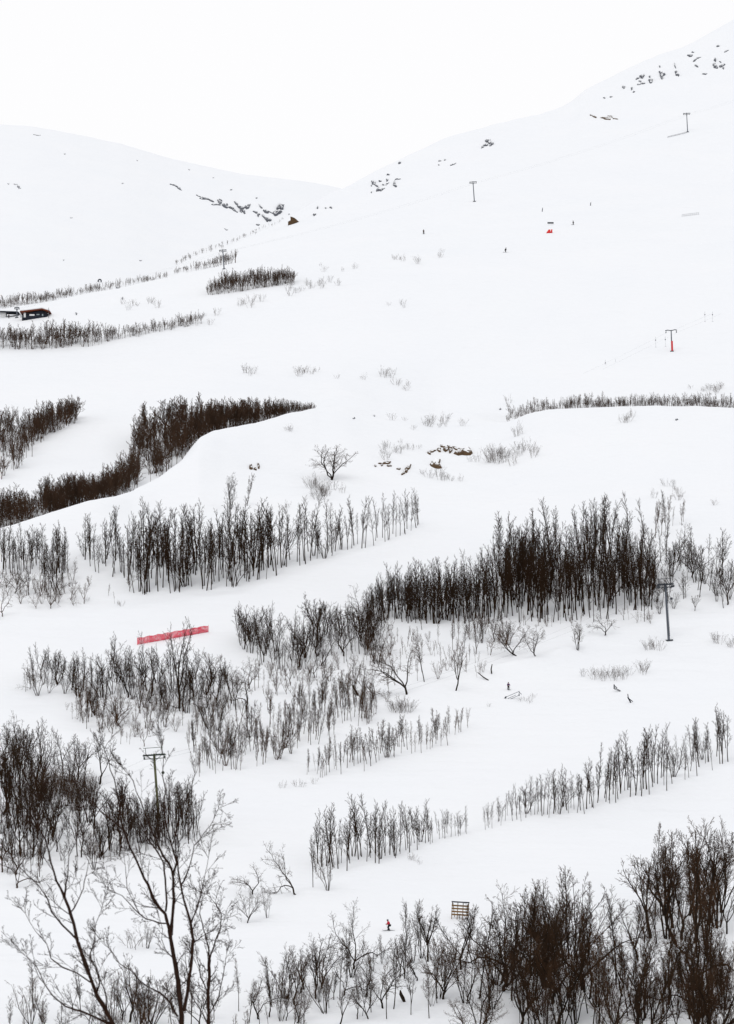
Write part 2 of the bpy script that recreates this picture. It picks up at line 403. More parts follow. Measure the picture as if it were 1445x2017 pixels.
    for b in B:
        if b.n: res.append((np.concatenate(b.V), np.concatenate(b.Q)))
        else: res.append((np.zeros((0, 3)), np.zeros((0, 4), int)))
    return res

TPL = {}; LIGHT = {}; LFAR = {}
for kd, cnt, s0 in (('slender', 9, 10), ('bushy', 7, 40), ('broad', 6, 70), ('gnarl', 7, 100), ('shrub', 7, 130)):
    TPL[kd] = []; LIGHT[kd] = []; LFAR[kd] = []
    for q in range(cnt):
        (tv, tq), (cv_, cq) = tree_arrays(kd, s0 + q)
        TPL[kd].append((quad_mesh('trunk', tv, tq, M_BARK), quad_mesh('crown', cv_, cq, M_TWIG),
                        quad_mesh('sapling', np.concatenate([tv, cv_]), np.concatenate([tq, cq + len(tv)]), M_TWIG)))
    for q in range(min(cnt, 6)):
        (tv, tq), (cv_, cq) = tree_arrays(kd, s0 + 500 + q, light=(kd != 'shrub'))
        LIGHT[kd].append((np.concatenate([tv, cv_]), np.concatenate([tq, cq + len(tv)])))
        (tv, tq), (cv_, cq) = tree_arrays(kd, s0 + 700 + q, light=(2 if kd != 'shrub' else False))
        LFAR[kd].append((np.concatenate([tv, cv_]), np.concatenate([tq, cq + len(tv)])))

prng = random.Random(77)
PL = []       # planned trees: dict(u, v, p, h(px), kind, label, cls)
def pick(types): 
    ks = list(types); return prng.choices(ks, [types[k] for k in ks])[0]
def stand(label, pts, n, types, cls='birch', yfun=None, jitter=.25):
    a = np.array(pts, float)
    for k_ in range(n):
        u = a[0, 0] + (a[-1, 0] - a[0, 0]) * (k_ + prng.uniform(-.6, 1.6)) / n; lo = np.interp(u, a[:, 0], a[:, 1]); hi = np.interp(u, a[:, 0], a[:, 2]); h = np.interp(u, a[:, 0], a[:, 3])
        v = lo + (hi - lo) * prng.random()
        p = hit(u, v, yfun(u) if yfun else 300.0); jt = jitter
        if types is MX:
            jt = .36
            if mnoise.noise(Vector((p.x * .10, p.y * .07, 5.0))) < -.12 and prng.random() < .72: continue
        elif cls == 'birch' and 'row' not in label and 'hedge' not in label and mnoise.noise(Vector((p.x * .16, p.y * .12, 9.0))) < -.22 and prng.random() < .6: continue
        if 730 < u < 800 and v > 1835: h = min(h, v - 1846)
        if 880 < u < 928 and v > 1812: h = min(h, v - 1806)
        if h < 24 and v > 1800: continue
        PL.append(dict(u=u, v=v, p=p, h=h * prng.uniform(1 - jt * 1.4, 1 + jt * .7), kind=pick(types), label=label, cls=cls))
def one(label, u, v, h, kind, lean=0.0, wide=1.0, cls='birch', var=None):
    PL.append(dict(u=u, v=v, p=hit(u, v), h=h, kind=kind, label=label, cls='single', lean=lean, wide=wide, var=var))

SL = {'slender': 12, 'bushy': 1}
MX = {'slender': 4, 'bushy': 2, 'broad': 1.6, 'gnarl': 1}
GN = {'gnarl': 3, 'broad': 2, 'bushy': 1}
# rows at mid height
stand('thin bare birch in the long dense row above the red net', [(252, 1174, 1108, 108), (400, 1167, 1092, 108), (530, 1142, 1090, 105)], 135, SL)
stand('thin bare birch in the open right half of the long row', [(530, 1138, 1112, 112), (600, 1118, 1085, 108), (660, 1094, 1076, 92), (730, 1080, 1062, 84), (800, 1052, 1036, 66), (830, 1034, 1026, 60)], 50, {'slender': 8, 'bushy': 1})
stand('bare birch in the small clump left of the long row', [(162, 1112, 1092, 75), (200, 1135, 1100, 85), (250, 1145, 1105, 95)], 20, SL)
stand('bare birch in the narrow clump below the snow crest at far left', [(78, 1150, 1108, 82), (95, 1190, 1118, 80), (105, 1195, 1118, 80), (135, 1130, 1110, 72)], 26, SL)
stand('bare birch of the thicket on the left frame edge under the snow crest', [(0, 1130, 1090, 76), (50, 1140, 1100, 76), (75, 1115, 1100, 72)], 34, SL)
stand('small crooked birch on the snow below the far left thickets', [(0, 1215, 1150, 48), (70, 1205, 1150, 46), (145, 1195, 1150, 42)], 24, GN, 'sapling')
stand('lone small birch scattered left of the long row', [(130, 1200, 1130, 40), (250, 1195, 1140, 40)], 9, MX, 'sapling')
# great grove on the right
stand('bare birch in the tall dense grove right of centre', [(975, 1227, 1140, 110), (1010, 1229, 1118, 112), (1100, 1229, 1095, 112), (1150, 1226, 1088, 112), (1250, 1222, 1085, 108), (1287, 1215, 1105, 92)], 235, SL)
stand('bare birch in the tall dense grove right of centre', [(978, 1227, 1190, 115), (1100, 1229, 1150, 115), (1285, 1224, 1150, 105)], 70, SL)
stand('bare birch in the dark hedge like stand joining the tall grove', [(728, 1225, 1203, 58), (765, 1228, 1198, 78), (850, 1229, 1196, 94), (975, 1229, 1196, 108)], 155, SL)
stand('bare birch in the loose wood right of the tall grove', [(1287, 1212, 1085, 62), (1340, 1203, 1095, 66), (1437, 1207, 1125, 72)], 66, MX)
stand('slim birch above the loose wood near the right edge', [(1286, 1062, 1035, 68), (1345, 1040, 1018, 40)], 9, {'slender': 3, 'gnarl': 1}, 'sapling')
stand('low sapling along the front of the tall grove', [(960, 1240, 1226, 26), (1290, 1234, 1220, 24)], 30, MX, 'sapling')
stand('low sapling under the dark hedge like stand', [(720, 1300, 1232, 46), (860, 1300, 1236, 46), (1000, 1288, 1240, 44)], 80, MX, 'sapling')
stand('thin sapling on the snow between centre groves', [(690, 1360, 1280, 40), (900, 1345, 1290, 38), (960, 1330, 1290, 32)], 40, {'slender': 2, 'bushy': 1}, 'sapling')
# middle groves
stand('bare birch in the centre thicket right of the red net', [(468, 1300, 1250, 70), (560, 1330, 1245, 72), (660, 1318, 1240, 72), (762, 1262, 1228, 76)], 135, MX)
stand('young birch scattered under the centre thicket', [(540, 1375, 1330, 40), (700, 1370, 1310, 40)], 22, MX, 'sapling')
stand('bare birch in the thicket under the red net', [(48, 1366, 1342, 60), (100, 1366, 1330, 66), (200, 1382, 1335, 74), (300, 1405, 1330, 74), (400, 1410, 1330, 72), (470, 1400, 1325, 70)], 135, MX)
stand('young birch on the snow below the red net thicket', [(150, 1442, 1385, 56), (330, 1445, 1390, 52)], 52, MX, 'sapling')
stand('young birch in the band left of the curving piste edge', [(372, 1532, 1445, 52), (500, 1517, 1435, 62), (600, 1477, 1400, 62), (742, 1422, 1372, 52)], 165, SL, 'sapling')
stand('young birch in the thin band right of the curving piste edge', [(604, 1536, 1516, 48), (700, 1526, 1494, 58), (800, 1492, 1462, 58), (922, 1458, 1428, 44)], 68, SL, 'sapling')
stand('thin young birch filling the slope between the net thicket and the centre', [(310, 1462, 1370, 44), (400, 1462, 1330, 48), (480, 1425, 1325, 50), (560, 1400, 1330, 44)], 58, MX, 'sapling')
stand('thin young birch sprinkled along the left of the net thicket slope', [(130, 1420, 1370, 34), (240, 1470, 1400, 34), (330, 1500, 1430, 34)], 26, MX, 'sapling')
stand('thin young birch in the loose belt between the snag and the centre thicket', [(560, 1425, 1340, 42), (660, 1400, 1310, 46), (770, 1390, 1300, 46)], 46, MX, 'sapling')
stand('bare birch at the bottom edge right of the big near trees', [(440, 2060, 1985, 84), (600, 2050, 1960, 92)], 20, MX)
# left dense
stand('bushy bare birch in the upper left dark wood beside the lattice pole', [(0, 1562, 1500, 98), (85, 1560, 1490, 92)], 22, {'broad': 2, 'bushy': 1, 'gnarl': 1})
stand('bushy bare birch right of the upper left dark wood', [(105, 1540, 1520, 85), (165, 1545, 1520, 80)], 5, {'broad': 2, 'bushy': 2})
stand('reddish young birch in the brown thicket at left', [(70, 1590, 1558, 62), (180, 1605, 1562, 62)], 38, {'bushy': 3, 'slender': 2}, 'redsap')
stand('bare birch in the dark left hand wood', [(0, 1702, 1585, 98), (100, 1712, 1605, 98), (190, 1702, 1605, 94), (250, 1685, 1615, 84)], 130, MX)
stand('bare birch in the brown thicket at the foot of the olive lift pole', [(250, 1682, 1640, 74), (320, 1675, 1625, 80), (388, 1660, 1612, 80)], 92, SL)
stand('small birch on the snow under the dark left hand wood', [(0, 1765, 1705, 70), (110, 1735, 1700, 60)], 12, MX, 'sapling')
stand('tiny sapling on the snow below the pole thicket', [(180, 1715, 1680, 26), (290, 1690, 1670, 26)], 18, SL, 'sapling')
# terraces lower right
stand('bare birch in the slanting row at lower centre', [(612, 1752, 1700, 86), (650, 1722, 1692, 98), (700, 1712, 1682, 106), (760, 1702, 1672, 98), (850, 1662, 1642, 58), (922, 1644, 1630, 44)], 72, SL)
stand('bare birch in the slanting row rising to the right edge', [(948, 1640, 1620, 40), (1000, 1622, 1602, 50), (1060, 1616, 1596, 66), (1150, 1604, 1582, 86), (1200, 1592, 1564, 100), (1290, 1568, 1532, 100), (1350, 1542, 1502, 72), (1437, 1502, 1462, 88)], 108, SL)
# bottom
stand('bare birch in the open wood at the bottom centre', [(585, 2040, 1930, 92), (700, 2020, 1885, 108), (930, 2000, 1885, 118)], 62, MX)
stand('bare birch in the dark wood filling the bottom right', [(930, 2085, 1940, 148), (1437, 2085, 1905, 158)], 130, MX)
stand('bare birch along the upper edge of the bottom right wood', [(930, 1950, 1885, 118), (1040, 1935, 1900, 150), (1150, 1905, 1872, 142), (1270, 1905, 1852, 140)], 42, MX)
stand('tall bare birch in the clump at the lower right edge', [(1272, 1862, 1800, 150), (1437, 1882, 1792, 165)], 26, MX)
stand('bare birch packed into the bottom right corner', [(1360, 2090, 1930, 130), (1437, 2090, 1910, 125)], 22, MX)
stand('bare birch behind the big near tree along the bottom edge', [(0, 2065, 1990, 88), (300, 2065, 1990, 88), (600, 2062, 1990, 84)], 50, MX)

stand('bare birch of the dark bush group between the two large near trees', [(215, 2050, 2000, 105), (295, 2050, 2000, 115)], 9, {'bushy': 2, 'broad': 1})
# trees that stand out
one('lone crooked birch with wide spreading limbs on the open snow in the middle', 650, 946, 74, 'gnarl', wide=1.55, var=2)
one('dark upright birch standing above the long row near its middle', 453, 1003, 74, 'bushy', wide=.8)
one('faint thin birch just right of the dark upright one above the long row', 487, 996, 62, 'slender')
one('tall birch whose crown crosses the red safety net', 352, 1394, 178, 'broad', var=1, wide=.75)
one('fan shaped bush of bare stems left of the other net thicket trees', 73, 1370, 68, 'bushy', wide=1.25, var=1)
one('birch with a V shaped fork left of the tall one at the net', 252, 1374, 100, 'broad', lean=-8, var=3)
one('stout round crowned birch beneath the right end of the red net', 415, 1352, 74, 'broad', var=2)
one('small dark birch with a curved foot under the centre thicket', 487, 1396, 76, 'gnarl', lean=8)
one('birch leaning left just above the band by the curving piste edge', 410, 1436, 72, 'broad', lean=-20)
one('birch standing beside the left leaning one', 428, 1440, 92, 'bushy', wide=.7)
one('wide bare birch with two open limbs above the centre thicket', 625, 1262, 84, 'broad', var=4, wide=1.1)
one('crooked birch with mossy twigs winding down the snow at centre', 800, 1368, 108, 'gnarl', lean=-14, var=4)
one('thin birch leaning left beside the crooked one at centre', 835, 1343, 96, 'slender', lean=-12)
one('neat fan crowned birch alone on the snow near the small skier', 897, 1360, 92, 'broad', wide=.9, var=0)
one('small V shaped birch right of the leaning snag', 716, 1354, 52, 'bushy', var=2)
one('crooked birch with a long horizontal limb below the tall grove', 1018, 1292, 70, 'gnarl', lean=-12, wide=1.2)
one('twisting birch right of the one with the horizontal limb', 1055, 1292, 66, 'gnarl', var=3)
one('vase shaped dark birch under the tall grove', 1138, 1280, 58, 'bushy', var=3)
one('low spreading birch under the right end of the tall grove', 1190, 1251, 46, 'gnarl', wide=1.4)
one('gnarled birch with a bare left arm at lower left centre', 495, 1762, 62, 'gnarl', lean=-8, wide=1.3, var=5)
one('birch arching to the left next to the slanting row', 583, 1762, 98, 'gnarl', lean=-20, wide=.9, var=1)
one('upright birch between the arching one and the slanting row', 645, 1754, 96, 'bushy', wide=.7)
one('stumpy little birch below the gnarled bare armed one', 487, 1818, 62, 'gnarl', var=6)
one('slim pair of birch stems right of the stumpy little one', 526, 1808, 70, 'bushy', wide=.7)
one('large birch with crooked arms above the brown thicket at left', 196, 1545, 112, 'broad', var=5)
one('tall birch at the top of the dark wood on the left edge', 38, 1564, 128, 'broad', var=0)
one('dark rounded birch between the left edge wood and the crooked armed one', 136, 1542, 92, 'bushy', var=4)
one('birch with a hooked foot under the dark left hand wood', 184, 1713, 84, 'bushy', wide=.8, var=5)
one('low broken bush of thick stubs behind the near birch', 262, 1866, 44, 'shrub', wide=1.5)
one('upright bush touching the low broken bush', 290, 1868, 62, 'bushy', wide=.9)
one('birch directly right of the skier in the red jacket', 796, 1928, 148, 'slender', wide=.8, var=3)
one('thin curved birch under the skier in the red jacket', 752, 1900, 60, 'slender', lean=-5, wide=.7)
one('slim birch midway between the red skier and the wooden slat stand', 828, 1888, 116, 'slender', var=5)
one('forked birch in front of the wooden slat stand', 907, 1910, 128, 'broad', wide=1.1, var=3)
one('dark thick birch at the right of the wooden slat stand', 918, 1890, 108, 'slender', lean=8)
one('large round crowned birch left of the bottom right wood', 1068, 1932, 165, 'broad', wide=.95, var=4)
one('broad birch leaning out to the left of the lower right clump', 1332, 1862, 215, 'broad', lean=-16, var=2, wide=.8)
one('tall dark birch at the centre of the lower right clump', 1372, 1886, 215, 'slender', wide=1.4, var=2)
one('straight dark trunked birch at the upper edge of the bottom right wood', 1156, 1895, 150, 'slender', var=1)
one('low round bush crowned birch on the open snow at bottom centre', 622, 1968, 108, 'broad', var=1)

# distant crest wood etc.
FAR = []
def wood(label, pts, n, types, yfun=None, red=False, jit=.2):
    a = np.array(pts, float); L = []
    for k_ in range(n):
        u = a[0, 0] + (a[-1, 0] - a[0, 0]) * (k_ + prng.uniform(-.6, 1.6)) / n; lo = np.interp(u, a[:, 0], a[:, 1]); hi = np.interp(u, a[:, 0], a[:, 2]); h = np.interp(u, a[:, 0], a[:, 3])
        v = lo + (hi - lo) * prng.random()
        L.append((hit(u, v, yfun(u) if yfun else 300.0), h * prng.uniform(1 - jit, 1 + jit * .6), pick(types)))
    FAR.append((label, L))
WD = {'slender': 4, 'bushy': 3, 'broad': 1}
wood('dark brown birch wood cut off by the curving snow crest at left', 
     [(80, 1030, 1000, 55), (180, 1000, 985, 55), (252, 978, 950, 56), (266, 970, 900, 60), (284, 960, 862, 66), (305, 950, 848, 66), (345, 925, 848, 64), (400, 868, 848, 60), (470, 845, 838, 50), (540, 832, 826, 38), (620, 812, 808, 14)],
     500, WD, behind, jit=.34)
wood('dark birch thicket at the left frame edge behind the snow crest', [(-60, 1060, 1020, 62), (0, 1045, 1015, 62), (60, 1035, 1012, 55), (75, 1025, 1015, 40)], 75, WD, behind)
wood('birch thicket at the upper left with a square right edge', [(-40, 950, 850, 55), (30, 940, 850, 50), (60, 905, 850, 50), (100, 855, 832, 50), (152, 832, 824, 46)], 150, WD, behind)
wood('low line of far birches behind the right hand snow crest', [(1000, 835, 818, 24), (1050, 826, 808, 24), (1100, 816, 803, 20), (1135, 814, 803, 28), (1180, 812, 802, 24), (1300, 810, 800, 24), (1437, 812, 801, 26), (1600, 815, 805, 26)], 300, WD, behind, jit=.45)
wood('dark band of far birches left of the open upper piste', [(-60, 692, 680, 36), (0, 690, 678, 36), (100, 688, 676, 42), (180, 683, 672, 36), (240, 670, 662, 20), (330, 652, 646, 20), (398, 640, 632, 24)], 190, WD, behind, jit=.4)
wood('short brown hedge of far birches in the upper middle', [(408, 582, 574, 20), (440, 580, 566, 34), (500, 572, 560, 34), (560, 562, 555, 30), (580, 562, 556, 24)], 120, WD, behind)
wood('thin line of far birches along the valley rim at upper left', [(-60, 618, 608, 26), (0, 611, 603, 21), (100, 596, 589, 18), (200, 577, 569, 14), (330, 549, 543, 11)], 200, WD, lambda u: k9Y(u) + 4, jit=.5)
wood('sparse far birches on the rim around the upper left lift tower', [(340, 540, 534, 8), (400, 534, 526, 16), (440, 527, 520, 22), (467, 521, 516, 26)], 50, WD, lambda u: k9Y(u) - 6)
wood('faint far scrub on the upper valley rim', [(345, 530, 520, 10), (380, 508, 502, 10), (450, 486, 479, 9), (560, 436, 430, 5)], 60, WD, lambda u: skyY(u) - 30)

# shrubs: (u, v, h px, width factor, count)
SH = []
def shrubs(label, pts, n, sizes):
    for _ in range(n):
        u, v = pts[prng.randrange(len(pts))]
        u += prng.uniform(-20, 20); v += prng.uniform(-7, 7)
        SH.append((label, hit(u, v), prng.uniform(*sizes)))
shrubs('sparse twiggy shrub on the high snow right of the brown hedge', [(570, 578), (600, 570), (620, 566), (655, 560), (495, 600), (480, 600)], 16, (12, 20))
shrubs('faint shrub on the open upper piste', [(680, 530), (770, 515), (810, 515), (865, 503), (795, 602), (775, 604), (640, 530)], 14, (8, 18))
shrubs('small faint shrub left of the brown hedge', [(255, 605), (280, 603), (330, 612), (380, 630), (395, 640), (420, 628)], 14, (9, 18))
shrubs('faint shrub on the smooth slope in the middle', [(480, 737), (550, 728), (610, 740), (650, 748), (725, 748), (765, 740), (785, 762), (605, 738)], 20, (10, 24))
shrubs('twiggy shrub on the crest above the brown rocks', [(860, 838), (850, 836), (870, 837), (910, 842), (812, 852), (780, 830), (555, 852), (545, 854)], 16, (10, 22))
shrubs('twiggy shrub around the brown rocks', [(790, 875), (770, 888), (870, 940), (850, 940), (890, 938), (905, 942), (760, 900), (805, 888)], 20, (12, 24))
shrubs('grey twiggy shrub on the snow right of the brown rocks', [(940, 908), (960, 905), (980, 905), (995, 910), (1010, 900), (1035, 895), (1030, 880), (950, 918), (1030, 862)], 24, (14, 34))
shrubs('shrub under the lone crooked birch', [(615, 965), (640, 975), (655, 968), (600, 960), (628, 972), (645, 980)], 14, (20, 34))
shrubs('shrub at the base of the snow bank by the long row', [(440, 1015), (455, 1030), (560, 1005), (630, 1015), (170, 1190), (245, 1190)], 8, (10, 18))
shrubs('low shrub left of the tall grey lift tower', [(1285, 1280), (1295, 1278), (1270, 1275), (1432, 1265), (1428, 1270)], 10, (16, 30))
shrubs('thin shrub on the snow above the broken fence pieces', [(1180, 1335), (1200, 1338), (1215, 1335), (1225, 1335), (1150, 1328), (1260, 1325)], 16, (16, 30))
shrubs('tiny shrub near the fallen metal frame', [(1040, 1380), (1030, 1376), (960, 1390)], 5, (8, 16))
shrubs('round shrub on the snow at the lower edge of the centre thicket', [(795, 1402), (805, 1402), (785, 1398)], 7, (24, 36))
shrubs('low twig shrub in the wide lower piste', [(550, 1548), (575, 1550), (600, 1545), (808, 1700), (795, 1686)], 7, (10, 20))
shrubs('small shrub above the right hand snow crest', [(1410, 768), (1420, 768), (1395, 770), (1380, 772)], 10, (10, 18))
shrubs('faint shrub on the broad snow shelf at right', [(1010, 800), (1235, 826), (1130, 828), (1395, 1000), (1330, 985), (1305, 985), (1315, 960)], 12, (10, 26))

# --- place the birches
def put_tree(d, name='birch_tree'):
    p = d['p']; h = d['h'] / ppm(p)
    L = TPL[d['kind']]; k = d.get('var'); k = prng.randrange(len(L)) if k is None else k % len(L)
    e = empty(name, p)
    wf = d.get('wide', prng.uniform(.85, 1.1)); e.scale = (h * wf, h * wf, h)
    e.rotation_euler = (R(prng.gauss(0, 3.5)), R(d.get('lean', prng.gauss(-1, 4))), prng.uniform(0, 6.28) if not d.get('lean') else 0)
    link_mesh('trunk', L[k][0], e); link_mesh('crown', L[k][1], e)
    return e
singles = [d for d in PL if d['cls'] == 'single']
birch = sorted([d for d in PL if d['cls'] == 'birch'], key=lambda d: -d['h'])
saps = sorted([d for d in PL if d['cls'] in ('sapling', 'redsap')], key=lambda d: -d['h'])
for d in [q for q in singles if q['kind'] == 'shrub']:
    o = link_mesh('bush', TPL['shrub'][2][2], None, d['p']); h = d['h'] / ppm(d['p']); o.scale = (h * 1.5, h * 1.5, h); tag(o, d['label'], 'bush')
singles = [q for q in singles if q['kind'] != 'shrub']
for d in singles:
    tag(put_tree(d, 'birch_tree' if d['kind'] != 'shrub' else 'bush'), d['label'], 'tree' if d['kind'] != 'shrub' else 'bush')
NB = 300 - len(singles)
# the birches that show largest; stands are drawn on in turn so that near ones win
birch.sort(key=lambda d: (d['p'].y - d['h'] * 1.2))
for d in birch[:NB]:
    tag(put_tree(d), d['label'], 'tree', 'trees: ' + d['label'])
def scatter_arrays(items, lib=LIGHT):
    VV = []; QQ = []; n = 0
    for p, h, kd in items:
        V0, Q0 = lib[kd][prng.randrange(len(lib[kd]))]
        hm = h / ppm(p); a = prng.uniform(0, 6.28); wf = prng.uniform(.8, 1.1)
        c, s = math.cos(a), math.sin(a); M = np.array([[c * wf, -s * wf, prng.uniform(-.06, .04)], [s * wf, c * wf, 0], [0, 0, 1]]) * hm
        VV.append(V0 @ M.T + np.array(p)); QQ.append(Q0 + n); n += len(V0)
    return np.concatenate(VV), np.concatenate(QQ)
rest = [(d['p'], d['h'], d['kind']) for d in birch[NB:]]
o = link_mesh('birch_woodland', quad_mesh('birch_woodland', *scatter_arrays(rest), M_TWIG))
tag(o, 'remaining bare birches massed in the groves and rows across the middle hillside', 'woodland', kind='stuff')
for d in saps[:300]:
    L = TPL[d['kind']]; k = prng.randrange(len(L)); h = d['h'] / ppm(d['p'])
    o = link_mesh('birch_sapling', L[k][2], None, d['p']); wf = prng.uniform(.85, 1.1)
    o.scale = (h * wf, h * wf, h); o.rotation_euler = (R(prng.uniform(-4, 4)), R(prng.uniform(-6, 4)), prng.uniform(0, 6.28))
    tag(o, d['label'], 'young tree', 'saplings: ' + d['label'])
rest = [(d['p'], d['h'], d['kind']) for d in saps[300:]]
if rest:
    o = link_mesh('birch_sapling_scatter', quad_mesh('birch_sapling_scatter', *scatter_arrays(rest), M_TWIG))
    tag(o, 'smallest bare saplings scattered over the lower hillside snow', 'saplings', kind='stuff')
for label, L in FAR:
    o = link_mesh('distant_birch_wood', quad_mesh('distant_birch_wood', *scatter_arrays(L, LFAR), M_FARW))
    tag(o, label, 'woodland', kind='stuff')
for label, p, h in SH:
    L = TPL['shrub']; k = prng.randrange(len(L)); hm = h / ppm(p)
    o = link_mesh('shrub', L[k][2], None, p); o.scale = (hm, hm, hm); o.rotation_euler = (0, 0, prng.uniform(0, 6.28))
    tag(o, label, 'shrub', 'shrubs: ' + label)

# ------------------------------------------------------------------ big near birches in the lower left corner
def near_tree(label, Y, limbs, seed, dens=1.0):
    rng = np.random.default_rng(seed)
    base = limbs[0][0][0]
    p0 = at(base[0], base[1], Y); zg = np.interp(Y, YR, column(CX)) - .1
    e = empty('birch_tree', (p0.x, Y, zg + .1)); tag(e, label, 'tree')
    T = MB(); C = MB(); off = np.array([p0.x, Y, zg + .1])
    Pt = dict(n=[4, 3, 2], wan=[.16, .2, .2], up=[.06, .05, .0], tip=[.35, .4, .5], k=[5, 3], t0=[.15, .15], ang=[34, 34], rat=[.42, .5], sh=[1.25, 1.2], rr=[.65, .7], split=-1)
    for li, (pts, r0, r1) in enumerate(limbs):
        P = []; yoff = 0 if li == 0 else rng.uniform(-1.2, 1.2)
        for k, (u, v) in enumerate(pts):
            t = k / (len(pts) - 1); y = Y + yoff * t
            q = at(u, v, y); P.append((q.x, y, q.z))
        if li == 0: P[0] = (P[0][0], Y, zg - .2)
        P = np.array(P) - off
        # refine with small wobble
        Q2 = [P[0]]
        for a, b in zip(P[:-1], P[1:]):
            m = max(1, int(np.linalg.norm(b - a) / .13))
            for s in range(1, m + 1): Q2.append(a + (b - a) * s / m + (rng.normal(size=3) * .008 if s < m else 0))
        Q2 = np.array(Q2); n = len(Q2); rr = np.linspace(r0, r1, n) * .68 * Y / F
        rr = rr * (1 + .10 * rng.normal(size=n)).clip(.8, 1.35)
        T.tube(Q2, rr, 7)
        # side shoots
        step = .26 / dens; L = np.linalg.norm(np.diff(Q2, axis=0), axis=1).sum(); k = int(L / step)
        for c in range(k):
            t = .12 + .88 * (c + rng.random()) / k
            if li == 0 and t < .75: continue
            x = t * (n - 1); i = min(int(x), n - 2); q = Q2[i]; td = norm(Q2[i + 1] - Q2[i])
            a = rng.normal(size=3); a[1] *= .6; a = norm(a - td * (a @ td)); an = R(rng.uniform(22, 50))
            nd = td * math.cos(an) + a * math.sin(an)
            rad = max(rr[i] * .34, .0045)
            grow([T, C], q, nd, rng.uniform(.25, .85) * (1.1 - .4 * t), min(rad, .011), 0, Pt, rng, .0036)
        # tip fans
        for c in range(4 if r1 < 2 else 0):
            td = norm(Q2[-1] - Q2[-3]); nd = norm(td + rng.normal(size=3) * .35)
            grow([T, C], Q2[-1], nd, rng.uniform(.3, .7), rr[-1] * .8, 0, Pt, rng, .0036)
    T.build('trunk', M_NEAR, e); C.build('crown', M_NEAR, e)
    return e
near_tree('big near birch with forked trunk rising from the bottom edge at left', 57, [
 ([(366, 2330), (359, 2110), (357, 2015), (353, 1962), (346, 1905), (339, 1868), (333, 1832)], 12, 6),
 ([(335, 1838), (325, 1800), (314, 1789), (300, 1768), (291, 1742), (277, 1715), (268, 1694), (255, 1668), (247, 1645), (242, 1632), (237, 1600), (232, 1572), (225, 1535), (214, 1500), (205, 1476)], 5.5, 1),
 ([(243, 1635), (222, 1617), (200, 1600), (176, 1574), (152, 1548)], 2.4, .8),
 ([(326, 1819), (300, 1813), (287, 1810), (274, 1800), (255, 1780), (240, 1764), (214, 1752)], 2.4, .8),
 ([(276, 1802), (262, 1775), (250, 1750), (247, 1715), (244, 1690)], 1.5, .7),
 ([(336, 1842), (339, 1808), (342, 1770), (341, 1732), (338, 1714), (332, 1700), (322, 1688), (311, 1665), (300, 1640), (291, 1615), (281, 1590), (268, 1560), (262, 1538), (246, 1518)], 5, .9),
 ([(340, 1722), (348, 1700), (342, 1680), (336, 1660), (331, 1640), (325, 1618), (322, 1590), (326, 1560), (320, 1530), (322, 1492), (316, 1466)], 3.2, .8),
 ([(326, 1795), (327, 1762), (325, 1730), (322, 1700), (311, 1680), (292, 1655), (281, 1630), (268, 1606), (250, 1590)], 3.2, .8),
 ([(340, 1722), (350, 1690), (352, 1660), (340, 1630), (333, 1600), (335, 1575)], 2.2, .8),
 ([(362, 1992), (368, 1960), (375, 1910), (378, 1880), (380, 1850), (376, 1822), (370, 1800), (361, 1770), (355, 1740), (350, 1700), (346, 1680), (344, 1650), (350, 1620), (360, 1590)], 6, .9),
 ([(357, 1742), (372, 1710), (382, 1665), (395, 1650), (414, 1626), (430, 1592)], 2, .7),
 ([(378, 1860), (395, 1846), (418, 1833), (436, 1812)], 2, .7),
 ([(349, 2002), (335, 1975), (314, 1955), (290, 1943), (275, 1932), (258, 1912), (235, 1898), (214, 1868)], 3.4, .8),
 ([(374, 1822), (388, 1790), (396, 1760), (404, 1720), (410, 1690)], 2, .7),
 ([(343, 1890), (325, 1870), (318, 1850), (320, 1830), (312, 1800)], 1.6, .7),
], 5)
near_tree('near birch with a long trunk leaning left from the bottom edge', 52, [
 ([(300, 2330), (242, 2075), (222, 2017), (206, 1985), (190, 1960), (181, 1935), (170, 1905), (161, 1880), (153, 1856)], 9, 6),
 ([(153, 1858), (145, 1820), (135, 1788), (125, 1764), (111, 1736), (100, 1700), (96, 1680), (90, 1655), (78, 1635), (66, 1605), (58, 1570)], 5, 1),
 ([(152, 1852), (122, 1822), (101, 1796), (94, 1772), (76, 1745), (50, 1720), (28, 1700)], 3.2, .8),
 ([(127, 1770), (130, 1740), (134, 1705), (142, 1672), (150, 1645)], 2.4, .8),
 ([(139, 1797), (150, 1780), (164, 1750), (172, 1712), (176, 1690)], 2.2, .7),
 ([(188, 1962), (196, 1936), (188, 1905), (176, 1882), (186, 1850), (188, 1820), (200, 1790)], 2.8, .7),
 ([(210, 1990), (208, 1960), (196, 1925), (186, 1895)], 2.4, .8),
 ([(178, 1935), (150, 1916), (122, 1905), (100, 1888), (92, 1860), (70, 1835), (50, 1800)], 2.4, .7),
 ([(222, 2020), (190, 2005), (160, 1992), (128, 1982), (104, 1962), (86, 1936), (72, 1905), (52, 1885)], 3.6, .8),
], 9)
near_tree('dark twiggy near birch just right of the big forked one', 66, [
 ([(400, 2300), (409, 2090), (410, 2010), (409, 1960), (412, 1915), (412, 1890)], 8, 4.5),
 ([(412, 1892), (409, 1862), (400, 1830), (393, 1800), (398, 1770)], 2.6, .7),
 ([(412, 1892), (424, 1852), (434, 1828), (436, 1800), (424, 1780), (408, 1762)], 2.6, .7),
 ([(409, 1960), (395, 1925), (388, 1890), (382, 1850)], 2.2, .7),
 ([(411, 2000), (430, 1965), (440, 1920), (446, 1880)], 2.4, .7),
 ([(410, 2020), (392, 1985), (376, 1960), (366, 1930)], 2.4, .7),
], 14, 1.8)

